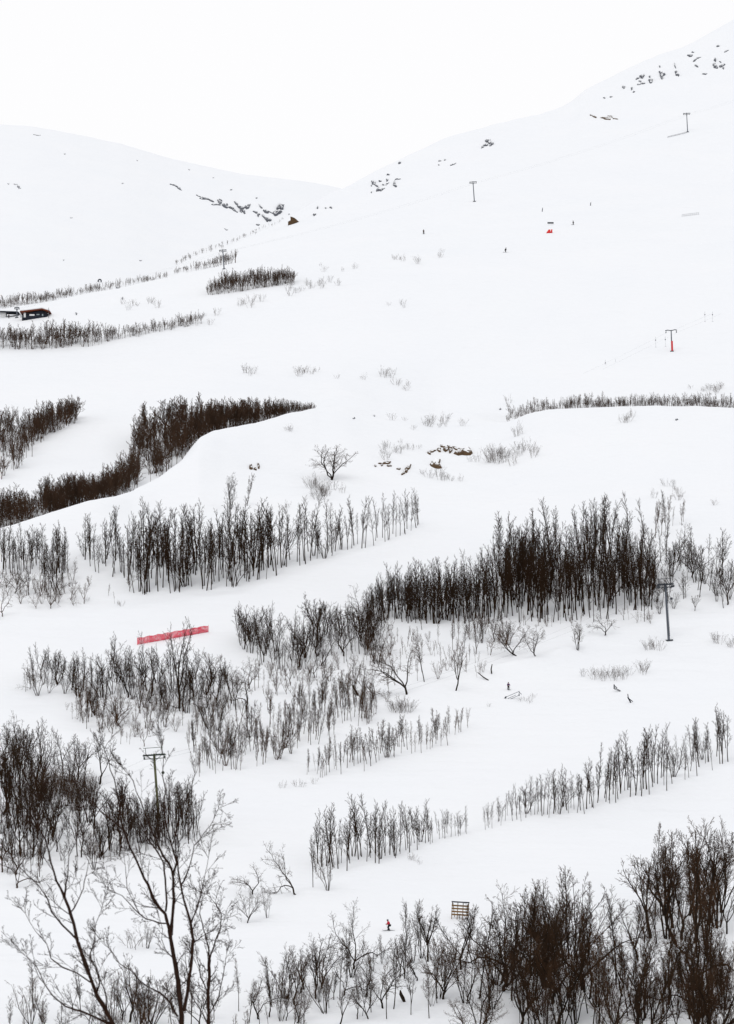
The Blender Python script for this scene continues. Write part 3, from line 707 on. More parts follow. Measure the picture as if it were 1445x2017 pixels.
# ------------------------------------------------------------------ rocks
def rock(label, group, items, m, tall=1.0):
    for (u, v, w_, h_, ang) in items:
        w_ *= 1.2; h_ *= 1.35
        rng = np.random.default_rng(int(u * 7 + v * 13))
        n = 14; ca, sa = math.cos(R(ang)), math.sin(R(ang)); rings = 5
        ph = rng.uniform(0, 6.28, 3)
        c = hit(u, v); s = 1 / ppm(c); th = (.22 * min(w_, h_) * s + .10) * tall
        V = []
        outl = []
        for k in range(n):
            a = 2 * math.pi * k / n
            rr = 1 + .28 * math.sin(2 * a + ph[0]) + .22 * math.sin(3 * a + ph[1]) + rng.uniform(-.25, .25)
            x = math.cos(a) * w_ / 2 * rr; y = math.sin(a) * h_ / 2 * rr
            outl.append((x * ca - y * sa, x * sa + y * ca))
        for q in range(rings + 1):
            f = 1 - q / rings
            for k in range(n):
                g = hit(u + outl[k][0] * f, v + outl[k][1] * f, c.y - 25, c.y + 60)
                up_ = -.5 if q == 0 else th * math.sqrt(1 - f * f) * 1.6 * (1 + rng.uniform(-.35, .35)) + .08
                V.append((g.x - c.x, g.y - c.y - (0 if q == 0 else up_ * .7), g.z - c.z + up_ * .6))
        Qs = []
        for q in range(rings):
            for k in range(n): Qs.append((q * n + k, q * n + (k + 1) % n, (q + 1) * n + (k + 1) % n, (q + 1) * n + k))
        o = link_mesh('rock', quad_mesh('rock', V, Qs, m), None, c)
        tag(o, label, 'rock', group)
P_ = [(852, 889, 14, 3, -6), (845, 892, 6, 5, 10), (864, 886, 9, 5, 10), (871, 879, 10, 4, 20), (878, 886, 8, 8, 30), (885, 880, 10, 3, 15), (887, 888, 7, 6, 0), (896, 883, 12, 4, 30)]
rock('small brown rock poking through snow left of the largest brown rock', 'small brown rocks', P_, M_ROCKB)
rock('largest brown rock at the right end of the small rock patch', None, [(913, 890, 24, 15, 8)], M_ROCKB)
rock('brown rock lying below the line of small brown rocks', None, [(858, 914, 22, 12, -4)], M_ROCKB, .6)
rock('dark rock sliver at the left of the brown rock patch', 'rock slivers', [(760, 912, 20, 4, -10), (766, 918, 7, 3, 5), (739, 918, 3, 3, 0), (752, 916, 5, 3, 0)], M_ROCKB)
rock('broken brown rock low between the slivers and the lower rock', 'broken low rocks', [(803, 922, 16, 6, -45), (800, 927, 6, 6, 0), (794, 933, 7, 3, -10), (785, 924, 6, 3, -10)], M_ROCKB)
rock('small rock stub alone above the birch row', 'rock stubs above the row', [(494, 920, 6, 8, 10), (509, 918, 4, 9, 0), (502, 924, 5, 4, 20)], M_ROCKB)
def boulder():
    p = hit(577, 441); s_ = 1 / ppm(p); c = (577, 441)
    o_ = [(567, 444), (567, 437), (572, 434.5), (571.5, 427), (575, 427.5), (580, 430), (584, 433), (588.5, 437), (582, 439.5), (574, 442.5)]
    n = len(o_); V = []
    for (f, y) in ((1, -.6), (.96, .6), (.7, 2.6), (.3, 4.0)):
        for k, (u, v) in enumerate(o_): V.append(((u - c[0]) * s_ * f, y + .25 * math.sin(k * 2.1), ((c[1] - v) * f) * s_ - (.4 if y > 0 else 0)))
    Fc = [list(range(n))[::-1], [3 * n + k for k in range(n)]]
    for q in range(3):
        for k in range(n): Fc.append([q * n + k, q * n + (k + 1) % n, (q + 1) * n + (k + 1) % n, (q + 1) * n + k])
    me = bpy.data.meshes.new('rock'); me.from_pydata(V, [], Fc); me.materials.append(M_ROCKB)
    tag(link_mesh('rock', me, None, p), 'large pointed dark boulder beside the saddle between the mountains', 'rock')
boulder()
rock('tiny dark stone right of the pointed boulder', 'stones by the saddle', [(619, 423, 5, 4, 0), (569, 422, 2, 2, 0), (641, 410, 3, 2, 0), (651, 409, 4, 3, 0), (625, 409, 3, 4, 0)], M_ROCKG)
g = []
for (u, v, a, b, an) in [(345, 366, 12, 3, 28), (352, 371, 11, 2.5, 30), (336, 363, 4, 2, 0), (402, 391, 16, 4, 18), (415, 395, 12, 3, 20), (426, 403, 14, 3, 5), (432, 398, 12, 4, 35), (443, 405, 12, 6, 25),
    (457, 411, 14, 5, 30), (465, 417, 8, 2, 35), (466, 402, 12, 4, 45), (474, 411, 13, 8, 35), (480, 417, 8, 4, 45), (485, 408, 12, 5, -25), (491, 404, 6, 3, -40), (503, 418, 9, 3, 30), (509, 423, 5, 5, 0),
    (513, 407, 12, 2, 50), (524, 417, 13, 5, 8), (534, 419, 8, 2, 25), (520, 428, 12, 3, 50), (527, 433, 9, 7, 20), (545, 420, 14, 9, -35), (551, 409, 11, 12, 0), (556, 405, 5, 5, 0), (434, 394, 6, 3, 30), (505, 390, 3, 2, 0),
    (455, 374, 3, 2, 0), (508, 443, 5, 3, 10), (390, 386, 10, 1.5, 22)]:
    g.append((u, v, a, b, an))
rock('grey crag patch on the far left mountain near the saddle', 'far grey crags', g, M_ROCKG)
rock('scattered stone on the upper part of the far left mountain', 'far left mountain stones', [(30, 363, 6, 2, 10), (36, 367, 6, 4, 40), (16, 362, 4, 2, 0), (38, 371, 4, 2, 0), (72, 266, 12, 2, 8), (127, 303, 4, 2, 0), (241, 361, 3, 2, 0), (277, 513, 4, 3, 0), (445, 452, 6, 2, 20), (140, 429, 4, 2, 0), (420, 350, 3, 2, 0), (125, 512, 3, 2, 0), (270, 316, 2, 2, 0), (372, 334, 3, 2, 0)], M_ROCKG, .4)
rock('rock patch on the near mountain shoulder above the saddle', 'shoulder rocks', [(735, 360, 8, 5, 10), (741, 366, 9, 3, 45), (746, 374, 10, 5, -20), (753, 373, 8, 3, -35), (762, 362, 7, 3, -45), (762, 355, 4, 4, 0), (776, 361, 4, 8, 20), (778, 366, 6, 4, 0), (783, 353, 10, 2, -10), (748, 357, 4, 3, 0), (787, 321, 5, 4, 0), (764, 344, 4, 3, 20), (754, 364, 3, 3, 0), (731, 366, 2, 2, 0), (731, 379, 2, 2, 0), (866, 317, 4, 2, 0), (864, 325, 2, 2, 0), (892, 324, 10, 2, -20), (876, 315, 3, 2, 0)], M_ROCKG)
rock('grey rock knot high on the shoulder near the skyline', 'high shoulder rocks', [(962, 279, 10, 7, -10), (956, 286, 8, 4, -10), (968, 284, 7, 5, -30), (950, 290, 5, 3, -40)], M_ROCKG)
rock('dark low rock on the snow left of the upper right lift tower', 'low rocks near the top tower', [(1196, 233, 24, 4, 0), (1199, 230, 10, 4, 0), (1170, 230, 9, 2.5, 18), (1163, 227, 3, 2, 0), (1210, 234, 12, 1.6, 5)], M_ROCKB)
rock('dark crag on the steep snow near the upper right skyline', 'upper right crags', [(1228, 172, 4, 6, 10), (1248, 181, 3, 3, 0), (1244, 174, 3, 6, 20), (1255, 155, 8, 2, -25), (1262, 151, 5, 6, 20), (1267, 150, 3, 7, 10), (1263, 165, 13, 4, -10), (1260, 160, 5, 2, 0), (1281, 159, 8, 6, 10), (1279, 151, 3, 4, 0),
    (1303, 146, 11, 7, -5), (1303, 152, 6, 6, 0), (1299, 131, 2, 4, 0), (1331, 142, 4, 6, -20), (1334, 148, 6, 5, 30), (1329, 130, 2, 9, -20), (1359, 110, 11, 3, -8), (1364, 103, 4, 2, 0), (1369, 118, 3, 8, 40), (1376, 114, 6, 2, -20), (1371, 130, 6, 3, 20), (1388, 146, 7, 2.5, 0),
    (1408, 118, 5, 5, 0), (1406, 127, 4, 6, 10), (1409, 132, 8, 5, 0), (1421, 130, 10, 4, -20), (1418, 122, 5, 2, 30), (1424, 134, 3, 4, 0), (1414, 91, 4, 3, 0), (1430, 101, 9, 2, -20), (1190, 193, 4, 2, 0), (1203, 191, 4, 2, 0)], M_ROCKG)
rock('small dark stone in the snow of the middle slope', 'stones in the middle slope', [(697, 824, 4, 2, 0), (737, 819, 3, 2, 0), (985, 806, 3, 2.5, 0), (231, 567, 6, 3, 0), (241, 588, 3, 3, 0), (150, 618, 3, 3, 0), (408, 846, 9, 4, 30), (1332, 827, 5, 2, 0)], M_ROCKG)

# ------------------------------------------------------------------ lift towers, cables, hangers
def tower(label, u, v, hpx, lean=-4, arm=3.6, style='t', m_pole=M_STEEL, m_arm=M_DARKST, thick=.22, ymin=300, yaw=0):
    p = hit(u, v, ymin); h = hpx / ppm(p)
    e = empty('lift_tower', p, (0, R(lean), R(yaw))); tag(e, label, 'lift tower')
    b = MB(); b.tube([(0, 0, -.6), (0, 0, h * .5), (0, 0, h)], [thick, thick * .88, thick * .72], 12, cap=True); b.build('pole', m_pole, e, smooth=False)
    b = MB(); b.box((0, 0, -.02), (thick * 5, thick * 5, .30)); b.build('footing', m_arm, e)
    z = h - .25
    b = MB()
    if style == 'gull':
        P = [(-arm / 2, 0, z + .1), (-arm * .3, 0, z + .25), (0, 0, z + .05), (arm * .3, 0, z + .3), (arm / 2, 0, z + .15)]
        b.tube(P, .13, 6, cap=True)
    else:
        b.box((0, 0, z), (arm, .26, .22)); b.box((0, .25, z - .55), (arm * .82, .12, .12))
        for sx in (-1, 1): b.tube([(sx * arm * .34, 0, z), (sx * .12, 0, z - .9)], .05, 5)
    b.build('crossarm', m_arm, e)
    for sx in (-1, 1):
        s = MB(); x = sx * arm * .44
        s.box((x, 0, z - .28), (.10, 1.5, .16))
        s.tube([(x, 0, z), (x, 0, z - .3)], .05, 5)
        fr = s.build('sheave_beam', m_arm, e)
        for yy in (-.55, 0, .55):
            wv = MB(); wv.tube([(x - .07, yy, z - .42), (x + .07, yy, z - .42)], .22, 12, cap=True); wv.build('sheave_wheel', m_arm, fr)
    if style == 'gantry':
        g_ = MB(); zz = z + 1.15
        for sx in (-1, 1): g_.box((sx * arm * .36, 0, z + .62), (.09, .09, 1.05))
        g_.box((-.1, 0, zz + .045), (arm * .86, .10, .09)); g_.build('lifting_frame', m_arm, e)
        p_ = MB(); p_.box((0, -.28, z + .12), (arm * .92, .5, .06))
        for k in range(9): p_.box((-arm * .44 + arm * .11 * k, -.28, z + .2), (.07, .4, .10))
        p_.build('catwalk', m_arm, e)
        l = MB()
        for sy in (-.16, .16): l.tube([(sy, -thick - .1, .8), (sy, -thick - .1, z)], .025, 4)
        for k in range(int(z / .4)): l.tube([(-.16, -thick - .1, .9 + k * .4), (.16, -thick - .1, .9 + k * .4)], .02, 4)
        l.build('ladder', m_arm, e)
        k_ = MB(); k_.tube([(.9, 0, z - .4), (1.2, 0, z - 2.4)], .015, 4); k_.tube([(1.2, -.02, z - 2.9), (1.2, .12, z - 2.9)], .26, 10, cap=True); k_.build('hanging_spool', m_arm, e)
    bpy.context.view_layer.update()
    mw = e.matrix_world
    return p, [mw @ Vector((sx * arm * .44, 0, z - .62)) for sx in (-1, 1)], e
tA = tower('grey lift tower at the valley rim, leftmost of the three small high ones', 441, 530, 39, -4, 2.6, ymin=800)
tB = tower('small grey lift tower in the middle of the upper slope', 934, 397, 40, -4, 3.0)
tC = tower('highest lift tower, near the upper right corner', 1354, 260, 38, -3, 3.2)
tD = tower('grey T shaped lift tower with a red safety pad around its foot', 1323, 692, 42, -2, 3.7, 'gull')
tE = tower('tall grey lift tower beside the loose wood at the right', 1317, 1261, 112, -4, 3.6, 'gantry', M_STEEL, M_DARKST, .26, yaw=18)
tF = tower('olive lift pole with lattice arms behind the big near birch', 312, 1610, 126, -4, 3.7, 'gantry', M_OLIVE, M_GREEN, .22, yaw=0)
tG = tower('dark short lift pole beside the low hut on the left edge', 33, 626, 22, 0, 1.6, ymin=900)
b = MB(); b.tube([(.12, -.05, .05), (.12, -.05, 3.2)], .30, 10, cap=True); b.build('red_pad', M_PAD, tD[2])
def cable(label, pts, sag, r=.022):
    P = []
    for a, b_ in zip(pts[:-1], pts[1:]):
        for k in range(16):
            t = k / 16; q = a.lerp(b_, t); q.z -= sag * 4 * t * (1 - t) * ((b_ - a).length / 250); P.append(tuple(q))
    P.append(tuple(pts[-1])); c0 = Vector(P[0])
    b = MB(); b.tube([tuple(Vector(p) - c0) for p in P], r, 4)
    tag(b.build('lift_cable', M_STEEL, None, c0), label, 'cable', 'lift cables')
for s in (0, 1):
    wd = ('left', 'right')[s]
    cable('thin cable on the %s side of the upper lift, over the three small towers' % wd, [tG[1][s], tA[1][s], tB[1][s], tC[1][s], tC[1][s] + (tC[1][s] - tB[1][s]) * .5], 2.0, .007)
    d0 = at(1040, 785, tD[0].y - 40); d0.x += s * 3.2
    cable('thin cable on the %s side of the tower with the red pad' % wd, [d0, tD[1][s], tD[1][s] + Vector((34, 55, 21))], 1.5, .007)
    f0 = at(-120, 1640, tF[0].y - 40); f0.x += s * 3
    e1 = tE[1][s] + Vector((45, 40, 12))
    cable('thin cable on the %s side from the olive pole to the tall grey tower' % wd, [f0, tF[1][s], tE[1][s], e1], 4.0, .008)
def hanger(u, v):
    p = at(u, v, tD[0].y - (1323 - u) * .12)
    e = empty('lift_hanger', p)
    tag(e, 'small dark spool hanging from the cables by the red padded tower', 'lift hanger', 'drag lift hangers')
    b = MB(); b.tube([(0, -.12, 0), (0, .12, 0)], .17, 10, cap=True); b.build('spool', M_DARKST, e)
    b = MB(); b.tube([(0, 0, .2), (0, 0, 1.0)], .025, 4); b.tube([(0, 0, -.2), (.05, 0, -2.1)], .018, 4); b.box((.05, 0, -2.15), (.5, .06, .06)); b.build('tow_bar', M_STEEL, e)
for u, v in [(1192, 715), (1212, 714), (1291, 670), (1310, 669), (1388, 620), (1403, 620), (1091, 760), (1113, 758)]: hanger(u, v)

# ------------------------------------------------------------------ red safety net
def net():
    a = hit(270, 1271); c = hit(410, 1246); n = 60; hgt = 1.35
    e = empty('safety_net', a); tag(e, 'long red safety net strung across the snow behind a tall birch', 'safety net')
    V = []; rng = random.Random(3)
    for k in range(n + 1):
        t = k / n; q = a.lerp(c, t); s = .12 * math.sin(t * 9) + .05 * math.sin(t * 41)
        u_ = 270 + 140 * t; g = hit(u_, 1271 - 25 * t); q.z = g.z; q.y = g.y
        end = 1.0 if t < .985 else .7
        top = hgt * (1.0 + .05 * math.sin(t * 50) + rng.uniform(-.03, .03)) * (1 - .12 * (t > .985))
        for th in (-.02, .02):
            for z in (.12 + .1 * (1 - end), .55, .95, top + .12 * end):
                V.append((q.x - a.x, q.y - a.y + s + th + .05 * math.sin(z * 4 + t * 30), q.z - a.z + z))
    Qs = []
    for k in range(n):
        o = k * 8; p = o + 8
        for j in range(3): Qs.append((o + j, p + j, p + j + 1, o + j + 1)); Qs.append((o + 4 + j, o + 5 + j, p + 5 + j, p + 4 + j))
        Qs.append((o + 3, p + 3, p + 7, o + 7)); Qs.append((o, o + 4, p + 4, p))
    link_mesh('netting', quad_mesh('netting', V, Qs, M_NET), e)
    for k in range(0, 8):
        t = k / 7; u_ = 270 + 140 * t; g = hit(u_, 1271 - 25 * t)
        b = MB(); b.tube([(g.x - a.x, g.y - a.y + .12 * math.sin(t * 9) + .07, g.z - a.z - .3), (g.x - a.x, g.y - a.y + .12 * math.sin(t * 9) + .07, g.z - a.z + 1.55)], .035, 6, cap=True)
        b.build('post', M_PAD, e)
net()

# ------------------------------------------------------------------ hut, station, hoop, mats, boards, fences
def hut():
    p = hit(68, 628, 880); s = 1 / ppm(p)
    W, D, H = 50 * s, 5.0, 11.5 * s
    e = empty('hut', (p.x, p.y, p.z + .45)); tag(e, 'low dark hut with red brown gable eaves and snow on its roof', 'hut')
    b = MB(); b.hexa([(-W / 2, 0, -1.5), (W / 2, 0, -1.5), (W / 2, D, -1.5), (-W / 2, D, -1.5), (-W / 2, 0, H * .70), (W / 2, 0, H * .78), (W / 2, D, H * .78), (-W / 2, D, H * .70)])
    b.hexa([(-W * .2, .01, H * .7), (W / 2 - .05, .01, H * .7), (W / 2 - .05, D - .02, H * .7), (-W * .2, D - .02, H * .7), (.0, .01, H * 1.1), (W * .3, .01, H * 1.16), (W * .3, D - .02, H * 1.16), (.0, D - .02, H * 1.1)])
    wl = b.build('wall', M_NAVY, e)
    xr, zr = W * .30, H * 1.32; x0, z0 = -W * .58, H * .86; x1, z1 = W * .60, H * .92
    def slab(b, xa, za, xb, zb, y0, y1, t, o=0):
        b.hexa([(xa, y0, za + o), (xb, y0, zb + o), (xb, y1, zb + o), (xa, y1, za + o), (xa, y0, za + t + o), (xb, y0, zb + t + o), (xb, y1, zb + t + o), (xa, y1, za + t + o)])
    b = MB(); slab(b, x0, z0, xr, zr, -.7, D + .4, .34); slab(b, xr, zr, x1, z1, -.7, D + .4, .34); rf = b.build('roof', M_REDWOOD, e)
    b = MB(); slab(b, x0 + .1, z0 + .02, xr, zr + .02, -.6, D + .3, .35, .34); slab(b, xr, zr + .02, x1 - .1, z1 + .02, -.6, D + .3, .35, .34); b.build('roof_snow', M_SNOW, rf)
    for (x, w_, z, hh) in ((-.9, 1.7, H * .42, .55), (1.1, 1.0, H * .5, .45), (2.6, .5, H * .42, .7)):
        f = MB(); f.box((x, -.03, z), (w_ + .14, .06, hh + .14)); fo = f.build('window', M_NAVY, e)
        g_ = MB(); g_.box((x, -.075, z), (w_, .03, hh)); g_.build('pane', M_GLASS if w_ != 1.7 else M_WHITE, fo)  # widest pane is white: the reflection in its glass is put into the colour
    d = MB(); d.box((-W / 2 + .9, -.04, .8), (.7, .08, 1.6)); d.build('door', M_WHITE, e)
    for k, x in enumerate((x0 + .3, -W / 2 - .1)):
        q = MB(); q.box((x, -.5, H * .4), (.12, .12, H * .95)); q.build('porch_post', M_NAVY, e)
    q = hit(95.5, 627, 880); b = MB(); b.tube([(0, 0, -.4), (0, 0, 21 * s)], [.09, .06], 6, cap=True)
    tag(b.build('flagpole', M_DARKST, None, q), 'thin upright grey pole at the right end of the low hut', 'pole')
    # station on the frame edge
    p = hit(4, 626, 880)
    e = empty('lift_station', p); tag(e, 'snow covered lift building with a dark eave, cut by the left frame edge', 'building')
    W2 = 72 * s * .9
    b = MB(); b.box((-W2 * .30, 2.4, .7), (W2 * .8, 4.0, 3.0)); b.build('wall', M_WHITE, e)
    b = MB(); b.hexa([(-W2, -.2, 2.35), (W2 * .5, -.2, 1.75), (W2 * .5, 5, 1.75), (-W2, 5, 2.35), (-W2, -.2, 2.7), (W2 * .5, -.2, 2.05), (W2 * .5, 5, 2.05), (-W2, 5, 2.7)]); rf = b.build('roof', M_NAVY, e)
    b = MB(); b.hexa([(-W2, -.15, 2.71), (W2 * .48, -.15, 2.06), (W2 * .48, 4.9, 2.06), (-W2, 4.9, 2.71), (-W2, .1, 3.0), (W2 * .46, .1, 2.3), (W2 * .46, 4.7, 2.3), (-W2, 4.7, 3.0)]); b.build('roof_snow', M_SNOW, rf)
hut()
# dark hoop on the rim
p = hit(196, 556, 1040); s = 1 / ppm(p)
b = MB(); P = [(math.sin(a) * 3.0 * s, 0, 2.5 * s + math.cos(a) * 3.0 * s) for a in np.linspace(-2.3, 2.3, 18)]
b.tube(P, [1.0 * s * (.35 + .65 * math.cos(a / 2.3 * 1.4)) + .12 for a in np.linspace(-1, 1, 18) * 1.0], 8, cap=True)
tag(b.build('lift_return_wheel', M_DARKST, None, p, smooth=True), 'dark open hoop standing on the snow above the rim shrubs at left', 'wheel')

def red_mats():
    p = hit(1082, 459); s = 1 / ppm(p)
    e = empty('safety_mat', p); tag(e, 'pair of bright red peaked mats on the upper slope', 'safety mat')
    for (x, w_, hh, n_) in ((-2.4, 9, 7, 0), (3.3, 5, 7.5, 1)):
        b = MB(); W = w_ * s; H = hh * s
        b.hexa([((x - w_ / 2) * s, -.5, -.3), ((x + w_ / 2) * s, -.5, -.3 + .1), ((x + w_ / 2) * s, .5, 0), ((x - w_ / 2) * s, .5, 0), ((x + w_ * .05) * s, -.2, H * .95), ((x + w_ * .42) * s, -.2, H), ((x + w_ * .42) * s, .2, H), ((x + w_ * .05) * s, .2, H * .95)])
        b.build('mat_panel', M_ORANGE, e)
    p = hit(1084, 443)
    e = empty('banner', p); tag(e, 'long dark low banner board above the red mats', 'banner')
    b = MB(); b.box((0, 0, .75), (2.3, .06, .55)); b.build('board', M_NAVY, e)
    for x in (-.9, .9):
        b = MB(); b.box((x, .06, .25), (.06, .06, 1.1)); b.build('post', M_WHITE, e)
red_mats()
for (u, v, hh, lb) in ((1068, 417, 8, 'thin dark marker pole up the slope left of the banner'), (1163, 405, 7, 'thin dark marker pole up the slope right of the banner')):
    p = hit(u, v); s = 1 / ppm(p); b = MB(); b.tube([(-.15, 0, -.3), (0, 0, hh * s * .5), (.12, 0, hh * s)], [.14, .17, .08], 6, cap=True)
    tag(b.build('marker_pole', M_DARKST, None, p), lb, 'pole')

def slat_fence(label, u0, v0, u1, v1, hpx, n, m, step_slats=3, name='post_and_rail', th=.05):
    a = hit(u0, v0); c = hit(u1, v1); e = empty(name, a); tag(e, label, 'fence'); hm = hpx / ppm(a)
    for k in range(n + 1):
        t = k / n; g = hit(u0 + (u1 - u0) * t, v0 + (v1 - v0) * t); q = g - a
        b = MB(); b.box((q.x, q.y, hm / 2 - .1 + q.z), (th, th, hm + .2)); b.build('post', m, e)
    q = c - a
    for j in range(step_slats):
        z = hm * (.35 + .6 * j / max(1, step_slats - 1)); b = MB(); b.tube([(0, -.05, z), (q.x, q.y - .05, q.z + z)], th * .6, 4); b.build('rail', m, e)
slat_fence('faint thin fence high on the right hand slope', 1343, 427, 1376, 423, 4.5, 8, M_STEEL, 2, th=.06)
slat_fence('low dark line of posts and rails trailing left from the highest lift tower', 1315, 271, 1352, 262, 2.2, 5, M_STEEL, 2, th=.09)  # dark trail at the tower foot, shaped as low posts and rails

def slat_stand():
    p = hit(905, 1812); s = 1 / ppm(p); W = 35 * s; zb = .6
    e = empty('slat_stand', p, (0, R(3), R(-6))); tag(e, 'brown wooden slat stand with a dark blue top board behind birches', 'wooden stand')
    b = MB(); b.box((0, 0, zb + 1.9), (W, .5, .16), None); b.build('top_board', M_NAVY, e)
    for x in (-W * .46, -W * .15, W * .15, W * .46):
        b = MB(); b.box((x, .12, .9), (.10, .10, 3.05)); b.build('post', M_WOOD, e)
    for j in range(4):
        b = MB(); b.box((0, .02 - .0 * j, zb + .12 + j * .42), (W * .98, .07, .22)); b.build('slat', M_WOOD, e)
    for sx in (-1, 1):
        b = MB(); b.tube([(sx * W * .42, .1, zb + 1.7), (sx * W * .30, 1.6, -.4)], .05, 5); b.build('brace', M_WOOD, e)
slat_stand()

def frame_fallen():
    p = hit(1008, 1376); s = 1 / ppm(p)
    e = empty('metal_frame', p); tag(e, 'fallen grey metal rail frame lying on snow below the small skier', 'metal frame')
    def q(u, v, d=0): return ((u - 1008) * s, -(1376 - v) * .0 + d, (1376 - v) * s)
    b = MB()
    for a, c in (((994, 1374), (1022, 1362)), ((1003, 1378), (1023, 1369)), ((1000, 1376), (1016, 1369)), ((988, 1379), (996, 1374)), ((1022, 1361), (1022, 1371)), ((1022, 1363), (1027, 1368))):
        b.tube([q(*a, -.3), q(*c, -.1)], .05, 5)
    b.build('rail', M_STEEL, e)
    b = MB(); b.tube([q(994, 1375, -.3), q(997, 1372, -.3)], .14, 6, cap=True); b.tube([q(1022, 1371, -.1), q(1022, 1367, -.1)], .10, 6, cap=True); b.build('joint', M_DARKST, e)
    for (nm, lb, base, segs) in (('broken_fence', 'upper broken dark fence piece on the snow right of the metal frame', (1215, 1362), [((1209, 1348), (1209, 1357), .10), ((1209, 1354), (1222, 1361), .07), ((1209, 1350), (1215, 1355), .08), ((1209, 1357), (1221, 1362), .06)]),
                             ('broken_fence', 'lower broken dark fence piece with a leaning post', (1240, 1384), [((1236, 1367), (1237, 1376), .08), ((1236, 1373), (1242, 1384), .13), ((1238, 1376), (1246, 1382), .08)])):
        p = hit(*base); s2 = 1 / ppm(p); e = empty(nm, p); tag(e, lb, 'broken fence')
        for (a, c, r) in segs:
            b = MB(); b.tube([((a[0] - base[0]) * s2, -.2, (base[1] - a[1]) * s2), ((c[0] - base[0]) * s2, -.1, (base[1] - c[1]) * s2)], r, 5, cap=True); b.build('post', M_NAVY, e)
frame_fallen()
def snag(label, pts, r, ub, vb):
    p = hit(ub, vb); s = 1 / ppm(p); b = MB()
    P = [((u - ub) * s, 0, (vb - v) * s) for u, v in pts]
    b.tube(P, np.array(r) * s, 7, cap=True); tag(b.build('dead_snag', M_BARK, None, p), label, 'dead tree')
snag('short dead leaning snag on the open snow at centre', [(705, 1371), (702, 1364), (698, 1358), (694, 1350)], [2.2, 2.4, 1.8, 2.0], 705, 1370)
snag('dark broken stump among birches under the red jacket skier', [(797, 1975), (793, 1966), (789, 1958), (788, 1950)], [2.5, 3.8, 3.4, 1.0], 797, 1973)
snag('small forked dead stump above the small skier', [(968, 1327), (967, 1318), (969, 1308)], [1.4, 1.2, .8], 968, 1327)
snag('small fallen dead branch beside the small forked stump', [(962, 1340), (952, 1334), (940, 1324)], [1.1, 1.2, .7], 962, 1340)

# ------------------------------------------------------------------ people
def skin_mesh(name, pts, edges, radii, m, sub=1):
    me = bpy.data.meshes.new(name); me.from_pydata(pts, edges, []); me.update()
    o = bpy.data.objects.new(name + '_src', me); COL.objects.link(o)
    sk = o.modifiers.new('s', 'SKIN'); 
    if not me.skin_vertices: me.skin_vertices.new()
    for i, r in enumerate(radii):
        me.skin_vertices[0].data[i].radius = (r, r) if np.isscalar(r) else r
        me.skin_vertices[0].data[i].use_root = (i == 0)
    ss = o.modifiers.new('u', 'SUBSURF'); ss.levels = sub; ss.render_levels = sub
    dg = bpy.context.evaluated_depsgraph_get(); ev = o.evaluated_get(dg)
    nm = bpy.data.meshes.new_from_object(ev); nm.name = name
    bpy.data.objects.remove(o)
    nm.materials.clear(); nm.materials.append(m)
    for pl in nm.polygons: pl.use_smooth = True
    return nm

